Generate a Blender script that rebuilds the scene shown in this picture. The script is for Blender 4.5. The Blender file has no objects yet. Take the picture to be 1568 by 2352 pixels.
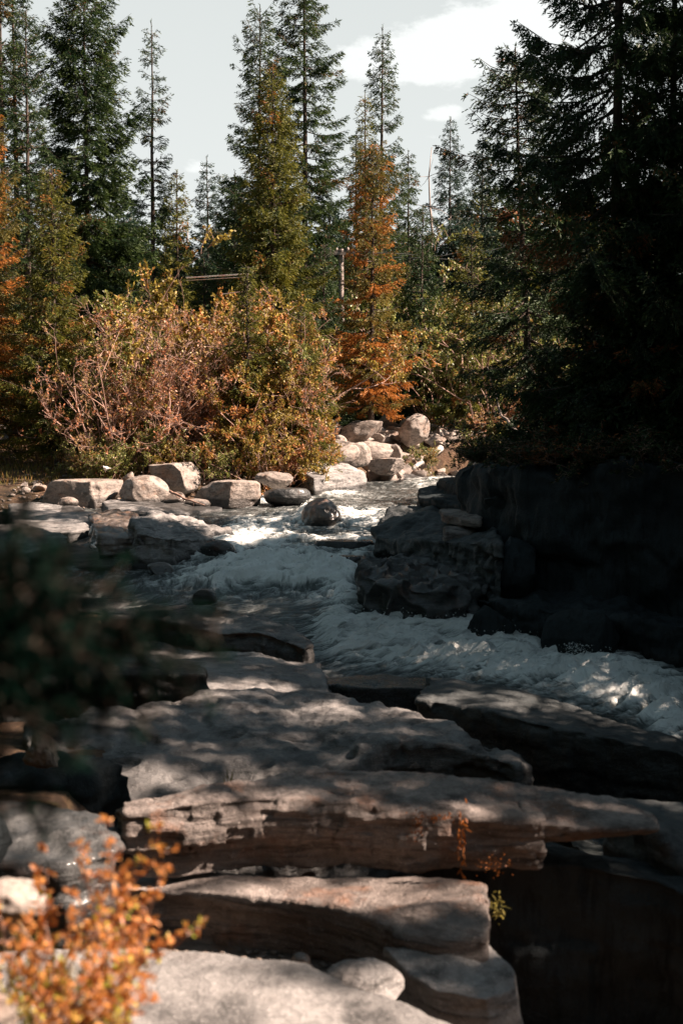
import bpy, bmesh, math, random
import numpy as np
from mathutils import Vector, Matrix

# ------------------------------------------------------------------ camera, world, sun, exposure
sc = bpy.context.scene
COL = sc.collection
R = math.radians
CZ = 5.0                       # height of the lens above the datum; heights below are given relative to it
PITCH = R(4.3)
FPX = 3267.0
cam_d = bpy.data.cameras.new('camera')
cam = bpy.data.objects.new('camera', cam_d)
COL.objects.link(cam)
cam.location = (0, 0, CZ)
cam.rotation_euler = (R(90) - PITCH, 0, 0)
cam_d.sensor_fit = 'VERTICAL'
cam_d.sensor_height = 36
cam_d.lens = 50
cam_d.clip_start = 0.05
cam_d.clip_end = 3000
cam_d.dof.use_dof = True
cam_d.dof.focus_distance = 27
cam_d.dof.aperture_fstop = 2.9
sc.camera = cam

SUN_EL, SUN_AZ = R(41), R(5)   # azimuth: 0 = from the right, positive = from behind the camera
sun_dir = Vector((math.cos(SUN_EL) * math.cos(SUN_AZ), -math.cos(SUN_EL) * math.sin(SUN_AZ), math.sin(SUN_EL)))
sd = bpy.data.lights.new('sun', 'SUN')
sd.energy = 5.0
sd.angle = R(0.5)
sd.color = (1.0, 0.80, 0.66)
so = bpy.data.objects.new('sun', sd)
COL.objects.link(so)
so.rotation_euler = sun_dir.to_track_quat('Z', 'Y').to_euler()

sc.view_settings.view_transform = 'Standard'
sc.view_settings.look = 'None'
sc.view_settings.gamma = 1
sc.view_settings.exposure = 1.72
sc.cycles.use_denoising = True
sc.cycles.max_bounces = 6
sc.cycles.diffuse_bounces = 3
sc.cycles.transmission_bounces = 3
sc.cycles.glossy_bounces = 2
sc.cycles.caustics_reflective = False
sc.cycles.caustics_refractive = False


class NT:
    """tiny node helper"""
    def __init__(s, tree):
        s.t = tree; s.n = tree.nodes; s.l = tree.links

    def node(s, kind, **kw):
        n = s.n.new(kind)
        for k, v in kw.items():
            setattr(n, k, v)
        return n

    def put(s, sock, v):
        if isinstance(v, bpy.types.NodeSocket):
            s.l.new(v, sock)
        elif v is not None:
            if hasattr(sock.default_value, '__len__') and not hasattr(v, '__len__'):
                v = [v] * len(sock.default_value)
            if hasattr(v, '__len__') and len(v) == 3 and len(sock.default_value) == 4:
                v = (*v, 1)
            sock.default_value = v

    def math(s, op, a, b=None, c=None, clamp=False):
        n = s.node('ShaderNodeMath', operation=op, use_clamp=clamp)
        s.put(n.inputs[0], a)
        if b is not None: s.put(n.inputs[1], b)
        if c is not None: s.put(n.inputs[2], c)
        return n.outputs[0]

    def vmath(s, op, a, b=None):
        n = s.node('ShaderNodeVectorMath', operation=op)
        s.put(n.inputs[0], a)
        if b is not None: s.put(n.inputs[1], b)
        return n.outputs['Value'] if op in ('DOT_PRODUCT', 'LENGTH', 'DISTANCE') else n.outputs[0]

    def mix(s, f, a, b, blend='MIX'):
        n = s.node('ShaderNodeMix', data_type='RGBA', blend_type=blend, clamp_factor=True)
        s.put(n.inputs[0], f); s.put(n.inputs[6], a); s.put(n.inputs[7], b)
        return n.outputs[2]

    def rng(s, v, a, b, c=0.0, d=1.0, smooth=False):
        n = s.node('ShaderNodeMapRange', clamp=True)
        if smooth: n.interpolation_type = 'SMOOTHSTEP'
        s.put(n.inputs[0], v); s.put(n.inputs[1], a); s.put(n.inputs[2], b); s.put(n.inputs[3], c); s.put(n.inputs[4], d)
        return n.outputs[0]

    def noise(s, vec, scale, detail=4, rough=0.55, dist=0.0):
        n = s.node('ShaderNodeTexNoise')
        if vec is not None: s.put(n.inputs['Vector'], vec)
        n.inputs['Scale'].default_value = scale
        n.inputs['Detail'].default_value = detail
        n.inputs['Roughness'].default_value = rough
        n.inputs['Distortion'].default_value = dist
        return n.outputs[0]

    def mapping(s, vec, scale=(1, 1, 1), rot=(0, 0, 0), loc=(0, 0, 0)):
        n = s.node('ShaderNodeMapping')
        s.put(n.inputs[0], vec)
        n.inputs[1].default_value = loc; n.inputs[2].default_value = rot; n.inputs[3].default_value = scale
        return n.outputs[0]


# image geometry: (u, v) in a 1568 x 2352 picture
def ray(u, v):
    x = (u - 784) / FPX
    y = (1176 - v) / FPX
    f = Vector((0, math.cos(PITCH), -math.sin(PITCH)))
    up = Vector((0, math.sin(PITCH), math.cos(PITCH)))
    return f + Vector((x, 0, 0)) + up * y


def at(u, v, d):
    """point at distance d ahead seen at (u, v)"""
    r = ray(u, v)
    return Vector((0, 0, CZ)) + r * (d / r.y)


def on(u, v, z):
    """point at relative height z (below the lens) seen at (u, v)"""
    r = ray(u, v)
    return Vector((0, 0, CZ)) + r * (z / r.z)


w = bpy.data.worlds.new("World")
sc.world = w
w.use_nodes = True
n = NT(w.node_tree)
n.n.clear()
sky = n.node('ShaderNodeTexSky', sky_type='NISHITA', sun_disc=False)
sky.sun_elevation = SUN_EL
sky.sun_rotation = R(90) + SUN_AZ
sky.air_density = 1.0
sky.dust_density = 0.6
sky.ozone_density = 1.0
tc = n.node('ShaderNodeTexCoord')
gen = tc.outputs['Generated']
sep = n.node('ShaderNodeSeparateXYZ')
n.put(sep.inputs[0], gen)
b1 = n.node('ShaderNodeBackground')
hs = n.node('ShaderNodeHueSaturation')
hs.inputs['Hue'].default_value = 0.455
hs.inputs['Saturation'].default_value = 0.65
n.put(hs.inputs['Color'], sky.outputs[0])
n.put(b1.inputs[0], hs.outputs[0]); b1.inputs[1].default_value = 0.028
b2 = n.node('ShaderNodeBackground')
# thin pale high cloud near the horizon with a few brighter cumulus patches
cl = n.noise(n.mapping(gen, (1, 1, 2.2)), 17, 8, 0.66)
tot = None
for (u, v, su, sv, amp) in ((1000, 135, .060, .020, 1.15), (1110, 80, .050, .024, 1.1), (1215, 60, .05, .04, 1.1), (1020, 258, .020, .008, .62), 
                            (985, 312, .022, .007, .45), (905, 60, .03, .008, .45), (450, 385, .016, .008, .6), (1330, 30, .06, .04, .6)):
    d = ray(u, v).normalized()
    df = n.vmath('SUBTRACT', gen, tuple(d))
    df = n.vmath('DIVIDE', df, (su, 1.0, sv))
    g = n.math('MULTIPLY', n.math('EXPONENT', n.math('MULTIPLY', n.math('POWER', n.vmath('LENGTH', df), 2.0), -1.0)), amp)
    tot = g if tot is None else n.math('MAXIMUM', tot, g)
dens = n.rng(n.math('ADD', tot, n.math('MULTIPLY', n.math('SUBTRACT', cl, .5), 1.5)), .38, .62, smooth=True)
pale = n.mix(n.rng(sep.outputs[2], 0.0, 0.30, 0, 1), (.275, .286, .281), (.222, .235, .233))
n.put(b2.inputs[0], n.mix(dens, pale, (.302, .311, .307)))
mx = n.node('ShaderNodeMixShader')
up_ = n.rng(sep.outputs[2], .27, .40, smooth=True)
ahead = n.rng(sep.outputs[1], .55, .85, smooth=True)      # pale veil limited to the view ahead, to cut ambient light elsewhere
n.put(mx.inputs[0], n.math('SUBTRACT', 1, n.math('MULTIPLY', n.math('SUBTRACT', 1, up_), ahead)))
n.l.new(b2.outputs[0], mx.inputs[1]); n.l.new(b1.outputs[0], mx.inputs[2])
n.l.new(mx.outputs[0], n.node('ShaderNodeOutputWorld').inputs[0])


# ------------------------------------------------------------------ numpy noise
_rs = np.random.RandomState(7)
_perm = _rs.permutation(512).astype(np.int64)
_perm = np.concatenate([_perm, _perm, _perm])
_grad = _rs.normal(size=(512, 3))
_grad /= np.linalg.norm(_grad, axis=1)[:, None]


def perlin(p):
    p = np.asarray(p, float)
    i = np.floor(p).astype(np.int64)
    f = p - i
    i &= 255
    t = f * f * f * (f * (f * 6 - 15) + 10)
    out = 0
    for dx in (0, 1):
        wx = t[:, 0] if dx else 1 - t[:, 0]
        for dy in (0, 1):
            wy = t[:, 1] if dy else 1 - t[:, 1]
            for dz in (0, 1):
                wz = t[:, 2] if dz else 1 - t[:, 2]
                g = _grad[_perm[_perm[_perm[i[:, 0] + dx] + i[:, 1] + dy] + i[:, 2] + dz]]
                out = out + wx * wy * wz * ((g * (f - (dx, dy, dz))).sum(1))
    return out * 1.5


def fbm(p, octaves=4, gain=.5, ridged=False):
    s, a, tot = 0, 1.0, 0
    p = np.asarray(p, float)
    for o in range(octaves):
        v = perlin(p + 17.3 * o)
        if ridged: v = 1 - 2 * np.abs(v)
        s = s + a * v; tot += a
        a *= gain; p = p * 2.03
    return s / tot


def sstep(a, b, x):
    t = np.clip((x - a) / (b - a), 0, 1)
    return t * t * (3 - 2 * t)


def cells(x, y, k, jit=.9):
    """polygon cells per bed k: value of the cell each point falls in"""
    xi, yi = np.floor(x).astype(np.int64), np.floor(y).astype(np.int64)
    best = np.full(x.shape, 9.0); val = np.zeros(x.shape)
    kk = k.astype(np.int64)
    for dx in (-1, 0, 1):
        for dy in (-1, 0, 1):
            cx, cy = xi + dx, yi + dy
            h1 = _perm[(_perm[(_perm[cx & 255] + cy) & 511] + kk * 7) & 511]
            h2 = _perm[(h1 + 31) & 511]; h3 = _perm[(h2 + 77) & 511]
            px = cx + .5 + (h1 / 511 - .5) * jit; py = cy + .5 + (h2 / 511 - .5) * jit
            d = (x - px) ** 2 + (y - py) ** 2
            m_ = d < best
            best = np.where(m_, d, best); val = np.where(m_, h3 / 511 * 2 - 1, val)
    return val


# ------------------------------------------------------------------ mesh helpers
def np_mesh(name, verts, faces, attrs=None, smooth=False):
    """verts (N,3); faces (M,k) with one k; attrs {name: (N,4)}"""
    me = bpy.data.meshes.new(name)
    verts = np.ascontiguousarray(verts, np.float32)
    faces = np.ascontiguousarray(faces, np.int32)
    me.vertices.add(len(verts)); me.vertices.foreach_set('co', verts.ravel())
    k = faces.shape[1]
    me.loops.add(faces.size); me.loops.foreach_set('vertex_index', faces.ravel())
    me.polygons.add(len(faces))
    me.polygons.foreach_set('loop_start', np.arange(0, faces.size, k, dtype=np.int32))
    me.polygons.foreach_set('loop_total', np.full(len(faces), k, np.int32))
    if smooth: me.polygons.foreach_set('use_smooth', np.ones(len(faces), bool))
    for an, av in (attrs or {}).items():
        a = me.color_attributes.new(an, 'FLOAT_COLOR', 'POINT')
        a.data.foreach_set('color', np.ascontiguousarray(av, np.float32).ravel())
    me.update(calc_edges=True)
    me.validate()
    return me


def tag(o, label=None, cat=None, group=None, kind=None):
    if label: o['label'] = label
    if cat: o['category'] = cat
    if group: o['group'] = group
    if kind: o['kind'] = kind
    return o


def link(name, me, mat=None, parent=None):
    o = bpy.data.objects.new(name, me)
    COL.objects.link(o)
    if mat and me is not None and not me.materials: me.materials.append(mat)
    if parent: o.parent = parent
    return o


def empty(name, loc, rz=0.0, label=None, cat=None, group=None, lean=(0, 0)):
    o = bpy.data.objects.new(name, None)
    COL.objects.link(o)
    o.location = loc; o.rotation_euler = (lean[0], lean[1], rz)
    o.empty_display_size = .2
    return tag(o, label, cat, group)


def tubes(paths, sides=5):
    """paths: list of (pts list, radii list) -> verts, quads"""
    V, F = [], []
    base = 0
    ang = np.linspace(0, 2 * math.pi, sides, endpoint=False)
    ca, sa = np.cos(ang)[:, None], np.sin(ang)[:, None]
    for pts, rad in paths:
        P = np.asarray(pts, float)
        T = np.gradient(P, axis=0)
        T /= np.linalg.norm(T, axis=1)[:, None] + 1e-9
        ref = np.array((0, 0, 1.0)) if abs(T[0, 2]) < .9 else np.array((1.0, 0, 0))
        A = np.cross(T, ref); A /= np.linalg.norm(A, axis=1)[:, None] + 1e-9
        B = np.cross(T, A)
        for i in range(len(P)):
            V.append(P[i] + rad[i] * (ca * A[i] + sa * B[i]))
        for i in range(len(P) - 1):
            a = base + i * sides
            for j in range(sides):
                k = (j + 1) % sides
                F.append((a + j, a + k, a + sides + k, a + sides + j))
        base += len(P) * sides
    return np.concatenate(V), np.array(F)


def flakes(P, D, ln, wd, rs, tone, rust, shape='diamond'):
    """needle sprays / leaves: one small quad each"""
    N = len(P)
    D = D / (np.linalg.norm(D, axis=1)[:, None] + 1e-9)
    S = np.cross(D, rs.normal(size=(N, 3)))
    S /= np.linalg.norm(S, axis=1)[:, None] + 1e-9
    ln = np.broadcast_to(ln, (N,))[:, None]; wd = np.broadcast_to(wd, (N,))[:, None]
    V = np.empty((N, 4, 3))
    V[:, 0] = P
    V[:, 1] = P + D * ln * .5 + S * wd * .5
    V[:, 2] = P + D * ln
    V[:, 3] = P + D * ln * .5 - S * wd * .5
    F = np.arange(N * 4).reshape(N, 4)
    C = np.zeros((N, 4, 4)); C[..., 0] = np.asarray(tone)[:, None]; C[..., 1] = np.asarray(rust)[:, None]; C[..., 3] = 1
    return V.reshape(-1, 3), F, C.reshape(-1, 4)


# ------------------------------------------------------------------ materials
def new_mat(name):
    m = bpy.data.materials.new(name)
    m.use_nodes = True
    t = NT(m.node_tree)
    bs = t.n['Principled BSDF']
    return m, t, bs


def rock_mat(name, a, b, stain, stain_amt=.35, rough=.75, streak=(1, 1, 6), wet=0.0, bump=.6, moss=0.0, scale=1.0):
    m, t, bs = new_mat(name)
    tc = t.node('ShaderNodeTexCoord')
    geo = t.node('ShaderNodeNewGeometry')
    P = geo.outputs['Position']
    big = t.noise(P, 1.3 * scale, 5, .6)
    fine = t.noise(P, 22 * scale, 6, .7)
    st = t.noise(t.mapping(P, streak, (R(4), R(-6), 0)), 3.2 * scale, 6, .65, .4)
    vor = t.node('ShaderNodeTexVoronoi', feature='DISTANCE_TO_EDGE')
    wob = t.node('ShaderNodeVectorMath', operation='ADD')
    nn = t.node('ShaderNodeTexNoise'); nn.inputs['Scale'].default_value = 3 * scale
    t.put(nn.inputs['Vector'], P)
    t.put(wob.inputs[0], P); t.put(wob.inputs[1], t.vmath('MULTIPLY', nn.outputs['Color'], (.5, .5, .3)))
    t.put(vor.inputs['Vector'], t.mapping(wob.outputs[0], (1, 1, 2.2), (.3, .2, .4)))
    vor.inputs['Scale'].default_value = .55 * scale
    crack = t.rng(vor.outputs[0], 0.0, .008)
    col = t.mix(t.rng(big, .35, .68), a, b)
    col = t.mix(t.rng(st, .48, .66), col, tuple(c * .42 for c in a))
    col = t.mix(t.math('MULTIPLY', t.rng(t.noise(P, 2.4 * scale, 5, .65), .54, .68), stain_amt), col, stain)
    col = t.mix(t.rng(fine, .30, .62, .55, 0), col, tuple(c * .45 for c in a))
    spk = t.noise(P, 70 * scale, 3, .6)
    col = t.mix(t.rng(spk, .60, .72, 0, .5), col, tuple(min(.75, c * 1.5) for c in b))
    if moss:
        nz = t.node('ShaderNodeSeparateXYZ'); t.put(nz.inputs[0], geo.outputs['Normal'])
        mf = t.math('MULTIPLY', t.rng(t.noise(P, 4, 5, .7), .5, .62), t.rng(nz.outputs[2], .1, .7))
        col = t.mix(t.math('MULTIPLY', mf, moss), col, (.10, .085, .02))
    dm = t.node('ShaderNodeAttribute', attribute_name='damp_shade')
    damp_shade = t.rng(t.math('ADD', dm.outputs['Fac'], t.math('MULTIPLY', t.math('SUBTRACT', big, .5), .5)), .30, .55, smooth=True)
    col = t.mix(t.math('MULTIPLY', damp_shade, .88), col, t.mix(.85, col, (.012, .013, .013)))  # wet stone near the waterline; on wide-band slabs also painted shade
    t.put(bs.inputs['Base Color'], col)
    t.put(bs.inputs['Roughness'], t.math('SUBTRACT', t.rng(fine, .3, .7, rough - .12, rough + .1), t.math('MULTIPLY', damp_shade, .35), clamp=True))
    bs.inputs['Specular IOR Level'].default_value = .35 + .4 * wet
    if wet:
        bs.inputs['Coat Weight'].default_value = wet
        bs.inputs['Coat Roughness'].default_value = .18
    h = t.math('ADD', t.math('MULTIPLY', st, .5), t.math('MULTIPLY', fine, .35))
    h = t.math('ADD', h, t.math('MULTIPLY', crack, .06))
    h = t.math('ADD', h, t.math('MULTIPLY', spk, .08))
    bp = t.node('ShaderNodeBump'); bp.inputs['Strength'].default_value = bump; bp.inputs['Distance'].default_value = .09
    t.put(bp.inputs['Height'], h)
    t.put(bs.inputs['Normal'], bp.outputs[0])
    return m


M = {}
M['boulder'] = rock_mat('pale_boulder_stone', (.24, .20, .175), (.47, .40, .355), (.40, .18, .08), .35, streak=(2, 2, 4))
M['slab'] = rock_mat('pale_slab_stone', (.18, .172, .168), (.43, .405, .39), (.28, .20, .16), .15)
M['ledge'] = rock_mat('layered_ledge_stone', (.19, .155, .138), (.43, .37, .34), (.34, .12, .035), .5, streak=(1, 1, 9), bump=.9)
M['wet'] = rock_mat('wet_brown_stone', (.13, .10, .085), (.30, .24, .20), (.42, .17, .07), .6, rough=.45, wet=.7)
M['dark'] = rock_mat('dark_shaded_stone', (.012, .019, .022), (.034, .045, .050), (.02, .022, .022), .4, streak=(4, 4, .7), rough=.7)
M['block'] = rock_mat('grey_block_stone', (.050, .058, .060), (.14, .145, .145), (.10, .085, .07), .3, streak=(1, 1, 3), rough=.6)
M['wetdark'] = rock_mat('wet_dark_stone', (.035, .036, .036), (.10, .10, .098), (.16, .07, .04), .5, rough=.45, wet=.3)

# ground
m, t, bs = new_mat('forest_floor')
geo = t.node('ShaderNodeNewGeometry'); P = geo.outputs['Position']
c = t.mix(t.rng(t.noise(P, 1.1, 6, .65), .35, .65), (.035, .024, .016), (.13, .07, .038))
c = t.mix(t.rng(t.noise(P, 7, 5, .7), .5, .66), c, (.20, .12, .065))
c = t.mix(t.rng(t.noise(P, 2.6, 5, .6), .56, .68, 0, .7), c, (.09, .08, .02))
t.put(bs.inputs['Base Color'], c); bs.inputs['Roughness'].default_value = .95
bp = t.node('ShaderNodeBump'); bp.inputs['Strength'].default_value = .8; bp.inputs['Distance'].default_value = .08
t.put(bp.inputs['Height'], t.noise(P, 14, 6, .75)); t.put(bs.inputs['Normal'], bp.outputs[0])
M['ground'] = m

# bark
m, t, bs = new_mat('bark')
geo = t.node('ShaderNodeNewGeometry'); P = geo.outputs['Position']
t.put(bs.inputs['Base Color'], t.mix(t.rng(t.noise(t.mapping(P, (1, 1, .25)), 18, 5, .7), .35, .65), (.022, .016, .013), (.11, .075, .055)))
bs.inputs['Roughness'].default_value = .9
bp = t.node('ShaderNodeBump'); bp.inputs['Strength'].default_value = .8; bp.inputs['Distance'].default_value = .02
t.put(bp.inputs['Height'], t.noise(t.mapping(P, (1, 1, .3)), 30, 4, .7)); t.put(bs.inputs['Normal'], bp.outputs[0])
M['bark'] = m
m, t, bs = new_mat('twig_bark')
geo = t.node('ShaderNodeNewGeometry')
t.put(bs.inputs['Base Color'], t.mix(t.rng(t.noise(geo.outputs['Position'], 4, 3), .35, .65), (.20, .11, .08), (.44, .28, .22)))
bs.inputs['Roughness'].default_value = .6
M['twig'] = m
m, t, bs = new_mat('bleached_wood')
geo = t.node('ShaderNodeNewGeometry')
t.put(bs.inputs['Base Color'], t.mix(t.rng(t.noise(geo.outputs['Position'], 9, 4), .35, .65), (.36, .30, .26), (.72, .66, .62)))
bs.inputs['Roughness'].default_value = .7
M['driftwood'] = m
m, t, bs = new_mat('weathered_timber')
geo = t.node('ShaderNodeNewGeometry')
t.put(bs.inputs['Base Color'], t.mix(t.rng(t.noise(geo.outputs['Position'], 5, 4), .35, .65), (.20, .16, .14), (.34, .28, .25)))
bs.inputs['Roughness'].default_value = .8
M['timber'] = m
m, t, bs = new_mat('painted_rail')
geo = t.node('ShaderNodeNewGeometry')
t.put(bs.inputs['Base Color'], t.mix(t.rng(t.noise(geo.outputs['Position'], 3, 4), .4, .6), (.75, .5, .46), (.8, .74, .7)))
M['rail'] = m
m, t, bs = new_mat('dark_cable'); bs.inputs['Base Color'].default_value = (.12, .12, .12, 1); M['wire'] = m
m, t, bs = new_mat('white_feathers'); bs.inputs['Base Color'].default_value = (.75, .72, .70, 1)
geo = t.node('ShaderNodeNewGeometry')
t.put(bs.inputs['Base Color'], t.mix(t.rng(t.noise(geo.outputs['Position'], 30, 3), .4, .6), (.55, .5, .48), (.8, .78, .76)))
M['white'] = m


def leaf_mat(name, dark, light, rust, rust_amt, rough=.55, trans=.3, rust2=None, spec=.3):
    m, t, bs = new_mat(name)
    at_ = t.node('ShaderNodeAttribute', attribute_name='tint')
    s = t.node('ShaderNodeSeparateColor'); t.put(s.inputs[0], at_.outputs['Color'])
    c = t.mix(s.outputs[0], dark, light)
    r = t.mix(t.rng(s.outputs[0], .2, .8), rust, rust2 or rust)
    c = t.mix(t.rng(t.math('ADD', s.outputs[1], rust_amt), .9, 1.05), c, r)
    t.put(bs.inputs['Base Color'], c)
    bs.inputs['Roughness'].default_value = rough
    bs.inputs['Specular IOR Level'].default_value = spec
    tr = t.node('ShaderNodeBsdfTranslucent'); t.put(tr.inputs[0], c)
    mx = t.node('ShaderNodeMixShader'); mx.inputs[0].default_value = trans
    t.l.new(bs.outputs[0], mx.inputs[1]); t.l.new(tr.outputs[0], mx.inputs[2])
    t.l.new(mx.outputs[0], t.n['Material Output'].inputs[0])
    return m


RUST = (.42, .13, .03)
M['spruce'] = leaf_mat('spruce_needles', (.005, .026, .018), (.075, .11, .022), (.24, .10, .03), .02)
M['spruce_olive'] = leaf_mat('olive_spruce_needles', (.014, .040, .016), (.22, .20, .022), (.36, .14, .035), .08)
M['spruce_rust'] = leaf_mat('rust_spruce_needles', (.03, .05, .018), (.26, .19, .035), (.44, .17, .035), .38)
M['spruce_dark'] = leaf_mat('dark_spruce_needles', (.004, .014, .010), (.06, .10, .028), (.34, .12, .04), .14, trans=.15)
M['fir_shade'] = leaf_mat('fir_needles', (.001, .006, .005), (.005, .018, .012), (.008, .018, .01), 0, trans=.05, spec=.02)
M['spruce_blue'] = leaf_mat('far_spruce_needles', (.016, .038, .032), (.05, .085, .05), (.12, .08, .03), .04)
M['leaf_yellow'] = leaf_mat('yellow_green_leaves', (.10, .08, .02), (.48, .36, .07), (.50, .22, .07), .36, rough=.5, spec=.35)
M['leaf_green'] = leaf_mat('small_green_leaves', (.03, .06, .015), (.36, .36, .09), (.42, .24, .08), .12, rough=.45, spec=.5)
M['leaf_rust'] = leaf_mat('russet_leaves', (.14, .10, .03), (.48, .30, .13), (.46, .19, .09), .5, rough=.45)
M['leaf_orange'] = leaf_mat('orange_shrub_leaves', (.40, .13, .04), (.72, .34, .10), (.34, .36, .05), .26, rough=.4, rust2=(.62, .52, .10), trans=.4)
M['grass'] = leaf_mat('dry_grass', (.09, .08, .02), (.26, .21, .05), (.36, .20, .07), .3)
M['moss'] = leaf_mat('rusty_moss', (.16, .05, .012), (.36, .12, .025), (.30, .2, .02), .1)

# ------------------------------------------------------------------ river and terrain functions (heights relative to the lens)
WY = np.array([8, 12.6, 14.7, 16.6, 18.1, 18.9, 19.6, 21.6, 24, 26.2, 27.2, 29.8, 34, 36, 41, 60])
WZ = np.array([-3.8, -3.75, -3.68, -3.58, -3.45, -3.28, -3.05, -2.68, -2.36, -2.28, -2.12, -2.09, -2.05, -1.98, -1.96, -1.9])
EY = np.array([8, 12, 14.7, 16.6, 18, 18.9, 19.6, 20.5, 21.6, 24, 28, 30, 32.5, 35, 37.2, 38.6, 40.2, 60])
EL = np.array([4.0, 3.2, 2.2, 1.2, -.4, -1.2, -2.2, -3.3, -4.0, -4.0, -4.6, -3.4, -1.2, .2, 1.2, 2.8, 6, 14])
ER = np.array([7.0, 6.4, 6.0, 5.6, 5.0, 3.2, 1.6, 1.2, 1.2, 1.3, 1.8, 2.3, 3.0, 3.9, 5.5, 9, 13, 22])


def water_z(y):
    return np.interp(y, WY, WZ)


def ground_z(x, y):
    x = np.asarray(x, float); y = np.asarray(y, float)
    zl = np.interp(y, [0, 4, 6, 9, 12, 17, 20, 24, 28, 30.5, 33, 37, 45, 80, 200, 600], [-1.75, -1.75, -2.3, -2.55, -2.75, -3.1, -2.95, -2.6, -2.2, -1.75, -1.45, -1.05, -.85, -.4, 0, 4])
    zn = np.interp(y, [0, 3.2, 4.5, 6, 8.5, 11, 15, 18], [-1.6, -1.8, -2.8, -3.2, -3.7, -3.9, -3.7, -3.5])
    zl = np.where(y < 18, zl + (zn - zl) * sstep(-1.9, -1.0, x) , zl)
    zr = np.interp(y, [0, 30, 36, 45, 80, 200, 600], [-.95, -.95, -1.0, -.9, -.4, 0, 4])
    zr2 = np.interp(y, [0, 6, 12, 18, 600], [-1.9, -3.3, -4.0, -3.9, -3.9])
    zr = np.where(y < 18, zr2 + (zr - zr2) * sstep(6.0, 8.0, x), zr)
    L = np.interp(y, EY, EL); Rr = np.interp(y, EY, ER)
    bed = water_z(y) - .45
    k = sstep(0, 1, (x - L + .8) / 1.0)
    Wr = np.interp(y, [0, 10, 14, 17, 19, 20, 21.5, 24, 28, 31, 33], [9, 9, 8, 7.2, 6, 5, 4, 3.6, 3.8, 3.8, 0])
    k2 = sstep(0, 1, (np.maximum(Rr + .8, Wr) - x) / 1.0)
    base = np.where(x < (L + Rr) / 2, zl, zr)
    z = base + (np.minimum(bed, base) - base) * np.where(x < (L + Rr) / 2, k, k2)
    p = np.stack([x * .35, y * .35, np.zeros_like(x)], -1).reshape(-1, 3)
    nz = fbm(p, 4).reshape(x.shape)
    p2 = p * 6
    nz2 = fbm(p2, 3).reshape(x.shape)
    return z + nz * .22 * sstep(3, 30, y) + nz2 * .04


def gz(x, y):
    return float(ground_z(np.array([x]), np.array([y]))[0])


# terrain sheet: fine near, coarse to the horizon
def axis(parts):
    out = []
    for a, b, s in parts:
        out += list(np.arange(a, b, s))
    return np.array(out + [parts[-1][1]])


xs = axis([(-900, -200, 60), (-200, -60, 14), (-60, -14, 2), (-14, 14, .16), (14, 60, 2), (60, 200, 14), (200, 900, 60)])
ys = axis([(-200, -20, 20), (-20, 0, 2), (0, 46, .18), (46, 90, 1.5), (90, 300, 14), (300, 1500, 80)])
X, Y = np.meshgrid(xs, ys)
Z = ground_z(X, Y) + CZ
Z = np.where(Y < 0, np.minimum(Z, CZ - 1.6), Z)
nx, ny = len(xs), len(ys)
ii = np.arange(nx * ny).reshape(ny, nx)
F = np.stack([ii[:-1, :-1], ii[:-1, 1:], ii[1:, 1:], ii[1:, :-1]], -1).reshape(-1, 4)
link('ground', np_mesh('ground', np.stack([X, Y, Z], -1).reshape(-1, 3), F, smooth=True), M['ground'])['kind'] = 'structure'

# ------------------------------------------------------------------ river
xs = np.arange(-7.5, 9.5, .045)
ys = [10.0]
while ys[-1] < 47: ys.append(ys[-1] + .0016 * ys[-1] + .004)
ys = np.array(ys)
X, Y = np.meshgrid(xs, ys)
nx, ny = len(xs), len(ys)
U = 784 + X / Y * FPX
zz = water_z(Y)
V_ = 930 - zz / Y * FPX


def blob(u0, v0, su, sv):
    """a patch of the river named by where its middle is, made in world units"""
    z0 = np.interp(v0, (930 - WZ / WY * FPX)[::-1], WZ[::-1])
    yy = -z0 * FPX / (v0 - 930)
    xx = (u0 - 784) / FPX * yy
    sx = su / FPX * yy
    sy = sv / FPX * yy * yy / abs(z0)
    return np.exp(-((X - xx) / sx) ** 2 - ((Y - yy) / sy) ** 2)


turb = .14 + 0 * X
for b in ((560, 1225, 70, 16, .55), (800, 1195, 110, 14, .5), (640, 1225, 40, 20, .3), (660, 1296, 120, 6, .85), (610, 1322, 150, 6, .95), (560, 1346, 150, 5, .8), (760, 1330, 60, 9, .8), (720, 1255, 120, 6, .5), (640, 1310, 260, 40, .22), (820, 1275, 50, 30, .2), (800, 1400, 70, 26, .25),
          (780, 1385, 90, 30, .15), (790, 1478, 60, 16, .95), (900, 1475, 90, 22, .95), (1020, 1500, 130, 26, .8), (1150, 1520, 120, 24, .9), (1300, 1560, 160, 26, .7),
          (1450, 1590, 140, 40, .6), (1540, 1660, 80, 40, .8), (760, 1140, 80, 10, .35), (1000, 1110, 70, 12, .30), (600, 1158, 120, 4, .5), (480, 1262, 90, 8, .45), (400, 1282, 120, 7, .4), (700, 1190, 14, 10, .7), (235, 1230, 14, 14, .6)):
    turb = np.maximum(turb, 0) + blob(*b[:4]) * b[4]
turb = np.clip(turb, 0, 1.0)
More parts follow.
